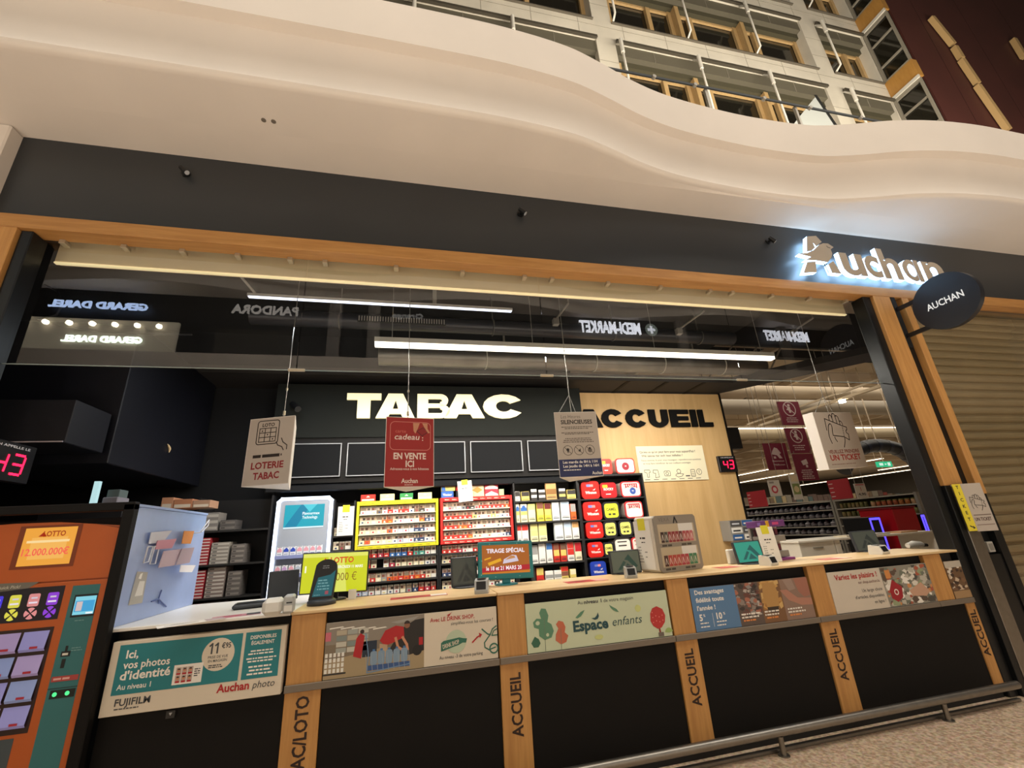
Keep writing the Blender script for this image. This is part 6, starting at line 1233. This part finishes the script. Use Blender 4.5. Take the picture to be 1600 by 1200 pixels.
def bird_art(g, W, H): g.flat([(W*.34,H*.70),(W*.46,H*.84),(W*.58,H*.80),(W*.70,H*.62),(W*.62,H*.58),(W*.72,H*.42),(W*.58,H*.42),(W*.50,H*.54),(W*.28,H*.58)], 0, WHM); g.rect(W*.34,H*.42,W*.44,H*.5,0,WHM); g.text('Bienvenue', W/2, H*.30, H*.06, 0, WHM, 'c', .02, width=W*.5); g.text('Wëllkomm', W/2, H*.16, H*.06, 0, WHM, 'c', .02, width=W*.5)
ts = [banner([(1214,628),(1248,627),(1256,664),(1222,664)], 5.0, 'hanging_banner', 'topmost of the stacked maroon banners, with a barred icon cut by the light track', ico(1)),
      banner([(1224,669),(1256,668),(1269,707),(1236,709)], 5.0, 'hanging_banner', 'second maroon banner of the stack, with a barred figure icon', ico(2)),
      banner([(1237,710),(1269,708),(1281,750),(1249,751)], 5.0, 'hanging_banner', 'lowest maroon banner of the stack, with a camera icon', cam_art),
      banner([(1191,693),(1226,692),(1238,732),(1202,736)], 5.2, 'hanging_banner', 'single maroon banner with a white bird letter, left of the stack', bird_art)]
for i in (0, 3):
    t, x0, x1, z0, z1 = ts[i]; y = 5.0 if i == 0 else 5.2
    for x in (x0+.05, x1-.05): G().cyl((x, y-.006, z1), (x, y-.006, 5.2), .006, c('9a9288'), 6).build('wire', t)
for i in (1, 2):
    t, x0, x1, z0, z1 = ts[i]
    for x in (x0+.05, x1-.05): G().cyl((x, 4.994, z1), (x, 4.994, z1+.06), .006, c('9a9288'), 6).build('wire', t)
def poster_art(kind):
    def art(g, W, H):
        if kind == 0: g.disc(W*.45, H*.42, W*.28, 0, c('b8404a'), 14); g.disc(W*.45, H*.42, W*.16, .001, WHM, 12); g.rect(W*.1,H*.8,W*.5,H*.92,0,c('8a8078'))
        elif kind == 1: g.rect(W*.1, H*.2, W*.9, H*.62, 0, c('7d8a52')); g.disc(W*.5, H*.4, W*.3, .001, c('c9b48a'), 12); g.rect(W*.1,H*.7,W*.9,H*.95,0,c('d9c4a0'))
        else: g.text('1', W*.5, H*.5, H*.25, 0, c('a8323a'), 'c', .02); g.text('4,90', W*.5, H*.2, H*.16, 0, c('4a3a36'), 'c', .03, width=W*.7); g.rect(W*.1,H*.88,W*.9,H*.95,0,c('b0404a'))
    return art
for pts, k, lab in (([(1197,751),(1215,750),(1225,774),(1207,776)], 0, 'pale price poster with a red round emblem hanging right of the wooden wall'), ([(1232,741),(1246,740),(1255,780),(1242,781)], 1, 'narrow food poster hanging under the maroon banners'), ([(1334,756),(1350,755),(1358,778),(1341,779)], 2, 'white price poster hanging over the olive jar shelf')):
    t, x0, x1, z0, z1 = banner(pts, 3.15, 'price_poster', lab, poster_art(k), c('c9c1b4'))
    for x in (x0+.02, x1-.02): G().cyl((x, 3.144, z1), (x, 3.144, 5.2), .004, c('9a9288'), 6).build('wire', t)
g = G(FM((12.77, 6.65, 2.565))); g.box(0, .52, 0, .15, -.05, 0, e('2fbf86', .9)); g.rect(.06,.04,.2,.11,.001,e('d9f4e4', .9)); g.flat([(.26,.05),(.34,.075),(.26,.10)], .001, e('d9f4e4', .9)); g.rect(.36,.03,.46,.12,.001,e('d9f4e4', .9))
o = g.build('exit_sign', None, 'small green lit exit sign under the dark arch', 'sign'); G().box(13.02, 13.04, 6.66, 6.68, 2.716, 5.2, BEAM).build('hanger', o)
# arch
t = thing('entrance_arch', 'dark blue rounded arch with ribs behind the ticket sign', 'arch', P(1390, 800, y=5.4))
pts = [P(*q, y=5.4) for q in ((1318,735),(1328,714),(1342,702),(1358,697),(1376,696),(1394,699),(1410,706),(1426,717),(1438,732),(1450,760))]
G().tube(pts, .16, mat('arch_navy', '10131d', .4), 14).build('hoop', t)
for x, z in ((pts[3].x, pts[3].z), (pts[6].x, pts[6].z)): G().tube([(x, 5.4, z+.1), (x, 5.4, 5.2)], .012, BEAM, 6).build('hanger', t)
for i in range(1, len(pts)-1):
    a, b = Vector(pts[i]), Vector(pts[i+1]); m_ = (a+b)/2; d = (b-a).normalized()*.05; G().tube([m_-d, m_+d], .165, mat('arch_rib', '1d2233', .35), 14).build('rib', t)
# gondola shelving facing the counter
def gondola(y0, y1, label, side):
    t = thing('gondola', label, 'shelf', (9.3, (y0+y1)/2, 0)); fr_ = mat('gondola_'+side, side, .5)
    G().box(9.42, 9.48, y0, y1, 0, 1.70, fr_).build('back_panel', t)
    for y in (y0, y1-.05): G().box(9.0, 9.42, y, y+.05, 0, 1.70, c('8a8880')).build('end_frame', t)
    for z in (.62, .80, .97, 1.14, 1.31, 1.48, 1.66): G().box(9.0, 9.419, y0+.051, y1-.051, z, z+.02, c('b0aca2')).build('shelf', t)
    return t
gondola(5.02, 8.2, 'dark shelving of bottles seen past the wooden wall', '2a2830'); gondola(3.3, 5.0, 'shelving of olive jars and tins, right of the bottle shelving', '55543a')
def goods(y0, y1, n, z, kind, cols, row, lab):
    for i in range(n):
        y = y1-(i+.5)*(y1-y0)/n; col_ = cols[R_.randrange(len(cols))]; h = R_.uniform(.10, .132) if kind != 'jar' else R_.uniform(.085, .11); w = (y1-y0)/n*.38; zz = z+.0205
        key = (kind, col_, round(w, 3))
        if key not in PROTO:
            m = c(col_, .25)
            if kind == 'bottle': o = G().lathe((0, 0, 0), [(0,0),(w,0),(w,.075),(w*.4,.098),(w*.35,.125),(0,.125)], m, 10).build('bottle', base=(0,0,0)); G().lathe((0, 0, 0), [(w*1.02,.02),(w*1.02,.06)], c('77747c'), 10).build('label', o)
            else: o = G().lathe((0, 0, 0), [(0,0),(w,0),(w,.08),(w*.9,.085),(0,.085)], m, 10).build('jar', base=(0,0,0)); G().lathe((0, 0, 0), [(0,.103),(w*.95,.103),(w*.95,.0855),(0,.0855)], c('8a8a4a'), 10).build('lid', o)
            PROTO[key] = o; o.location = (9.08, y, zz)
        else: o = dup(PROTO[key], (9.08, y, zz))
        tag(o, '%s %s, %s from left, %s shelf of the %s' % (lab[col_], kind, ORD[i], row, 'bottle shelving' if kind == 'bottle' else 'jar shelving'), kind, '%ss on the supermarket shelves' % kind)
BC = {'2a2834':'dark','5a5d6c':'grey','a9a9b2':'white','3a3a48':'slate','43303a':'plum'}; JC = {'5a5a30':'olive','7a7a48':'green','8a7a52':'brown'}; TC = {'b5713a':'orange','c9a07a':'tan','a85a3a':'red-brown'}
for z, row in ((1.48, 'top'), (1.31, 'second'), (1.14, 'third'), (.97, 'bottom')):
    goods(5.1, 8.1, 18, z, 'bottle', list(BC), row, BC); 
    if row == 'top': goods(4.3, 4.93, 7, z, 'jar', list(JC), row, JC); goods(3.38, 4.25, 8, z, 'tin', list(TC), row, TC)
    else: goods(3.38, 4.93, 14, z, 'jar', list(JC), row, JC)
for pts, lab in (([(1168,752),(1190,752),(1190,778),(1168,778)], 'red board above the dark bottle shelving, next to the wooden wall'), ([(1300,757),(1326,757),(1326,781),(1300,781)], 'red board with white lines standing over the joint of the two shelvings')):
    q = [P(*p, x=9.2) for p in pts]; y0, y1 = min(s.y for s in q), max(s.y for s in q); g = G(FM((9.2, y1, 1.7005), (0, -1, 0))); g.box(0, y1-y0, 0, .42, -.03, 0, c('a3222c')); 
    for i in range(4): g.rect(.02, .06+i*.09, .12, .075+i*.09, .001, WHM)
    g.build('red_board', None, lab, 'board')
for k, (y, x0, x1, colr) in enumerate(((12, 8, 20, '3a342e'), (15.5, 11, 26, '443c34'), (20, 14, 34, '3a342e'), (27, 18, 44, '4a4238'))):
    t = thing('gondola', '%s of the far dark shelving rows deep in the supermarket' % ('nearest', 'second', 'third', 'farthest')[k], 'shelf', ((x0+x1)/2, y, 0)); G().box(x0, x1, y+.3, y+.36, 0, 2.05, c(colr)).build('back_panel', t)
    for z in (.3, .7, 1.1, 1.5, 1.9): G().box(x0, x1, y, y+.299, z, z+.04, c('8a8276')).build('shelf', t)
    s_ = G()
    for z in (.34, .74, 1.14, 1.54, 1.94):
        x = x0+.1
        while x < x1-.3: w = R_.uniform(.1, .35); s_.box(x, x+w*.9, y+.04, y+.26, z+.001, z+R_.uniform(.16, .3), c(R_.choice(['6a5a4a','8a6a58','7a7468','5a4a44','9a8a6a','7a3a34','4a5a5a']))); x += w
    tag(s_.build('mixed_goods', None, 'mixed goods crowding the %s far shelving row' % ('nearest', 'second', 'third', 'farthest')[k], 'goods'), kind='stuff')
# red cabinet and blue lit coolers
YC = 3.1
a, b = P(1393, 795, y=YC), P(1470, 840, y=YC); t = thing('red_cabinet', 'glossy red cabinet between the two blue lit coolers', 'cabinet', ((a.x+b.x)/2, YC, 0)); G().box(a.x, b.x-.35, YC, YC+.6, 0, a.z, mat('gloss_red', 'b01420', .3), .01).build('body', t); G().box(a.x-.01, b.x-.34, YC-.01, YC+.61, a.z+.0005, a.z+.03, c('7a1018')).build('top', t)
for i, (px0, px1, py0, py1) in enumerate(((1362, 1392, 808, 838), (1443, 1462, 803, 832))):
    a, b = P(px0, py0, y=YC-.05), P(px1, py1, y=YC-.05); z1 = a.z; t = thing('cooler', '%s of two small coolers with glowing blue frames' % ('left', 'right')[i], 'cooler', ((a.x+b.x)/2, YC, 0)); GB = e('4a3cff', 3)
    G().box(a.x, b.x-.03, YC+.01, YC+.5, 0, z1, DBLK, .005).build('body', t)
    g = G(FM((0, YC+.008, 0))); g.line([(a.x+.02, .3), (b.x-.05, .3), (b.x-.05, z1-.03), (a.x+.02, z1-.03)], .035, 0, GB, True); g.build('blue_frame', t)
    g = G(FM((0, YC+.009, 0)))
    for k in range(4): g.rect(a.x+.05, .42+k*.2, b.x-.08, .44+k*.2, 0, c('8a8ab0')); g.lines(a.x+.06, .46+k*.2, b.x-a.x-.16, .09, 1, .1, 0, c('6a6a90'), seed=k)
    g.build('shelf_rows', t)
# white desk behind the counter
t = thing('white_desk', 'white desk with a drawer behind the right part of the counter', 'desk', (5.9, 2.2, 0))
G().box(4.88, 7.3, 1.98, 2.55, 1.075, 1.10, mat('desk_white', 'dcd5c6', .4), .004).build('desktop', t); d = G().box(4.90, 5.46, 2.0, 2.5, .90, 1.0745, mat('desk_white', 'dcd5c6', .4), .004).build('drawer', t); G().box(5.10, 5.26, 1.99, 1.9995, 1.0, 1.015, c('8a8478')).build('handle', d)
G().box(5.47, 5.56, 2.0, 2.5, 0, 1.0745, mat('desk_white', 'dcd5c6', .4), .004).build('side_panel', t); G().box(4.89, 4.92, 2.0, 2.5, 0, .8995, mat('desk_white', 'dcd5c6', .4), .004).build('side_panel', t); G().box(7.2, 7.28, 2.0, 2.5, 0, 1.0745, mat('desk_white', 'dcd5c6', .4), .004).build('side_panel', t)
for i, (x, q) in enumerate(((5.75, 'e9dcc0'), (6.2, 'e3e0d8'), (6.7, 'd9a878'))): G().box(x, x+.30, 2.05, 2.25, 1.1005, 1.12, c(q)).build('paper_stack', None, '%s of three paper stacks on the white desk' % ('leftmost', 'middle', 'rightmost')[i], 'papers')
p = P(1437, 856, z=WT); t = thing('hand_scanner', 'white hand scanner lying at the right end of the oak worktop', 'scanner', p)
M = Matrix.Translation(p) @ Matrix.Rotation(.3, 4, 'Z'); G(M).tube([(-.10,.05,.025),(-.03,.03,.035),(.03,.0,.03),(.06,-.01,.025)], [.022,.028,.026,.018], OFFW, 10).build('head', t); G(M).tube([(.02,.02,.02),(.08,.0,.018),(.12,-.02,.016)], [.018,.017,.015], DBLK, 10).build('handle', t)
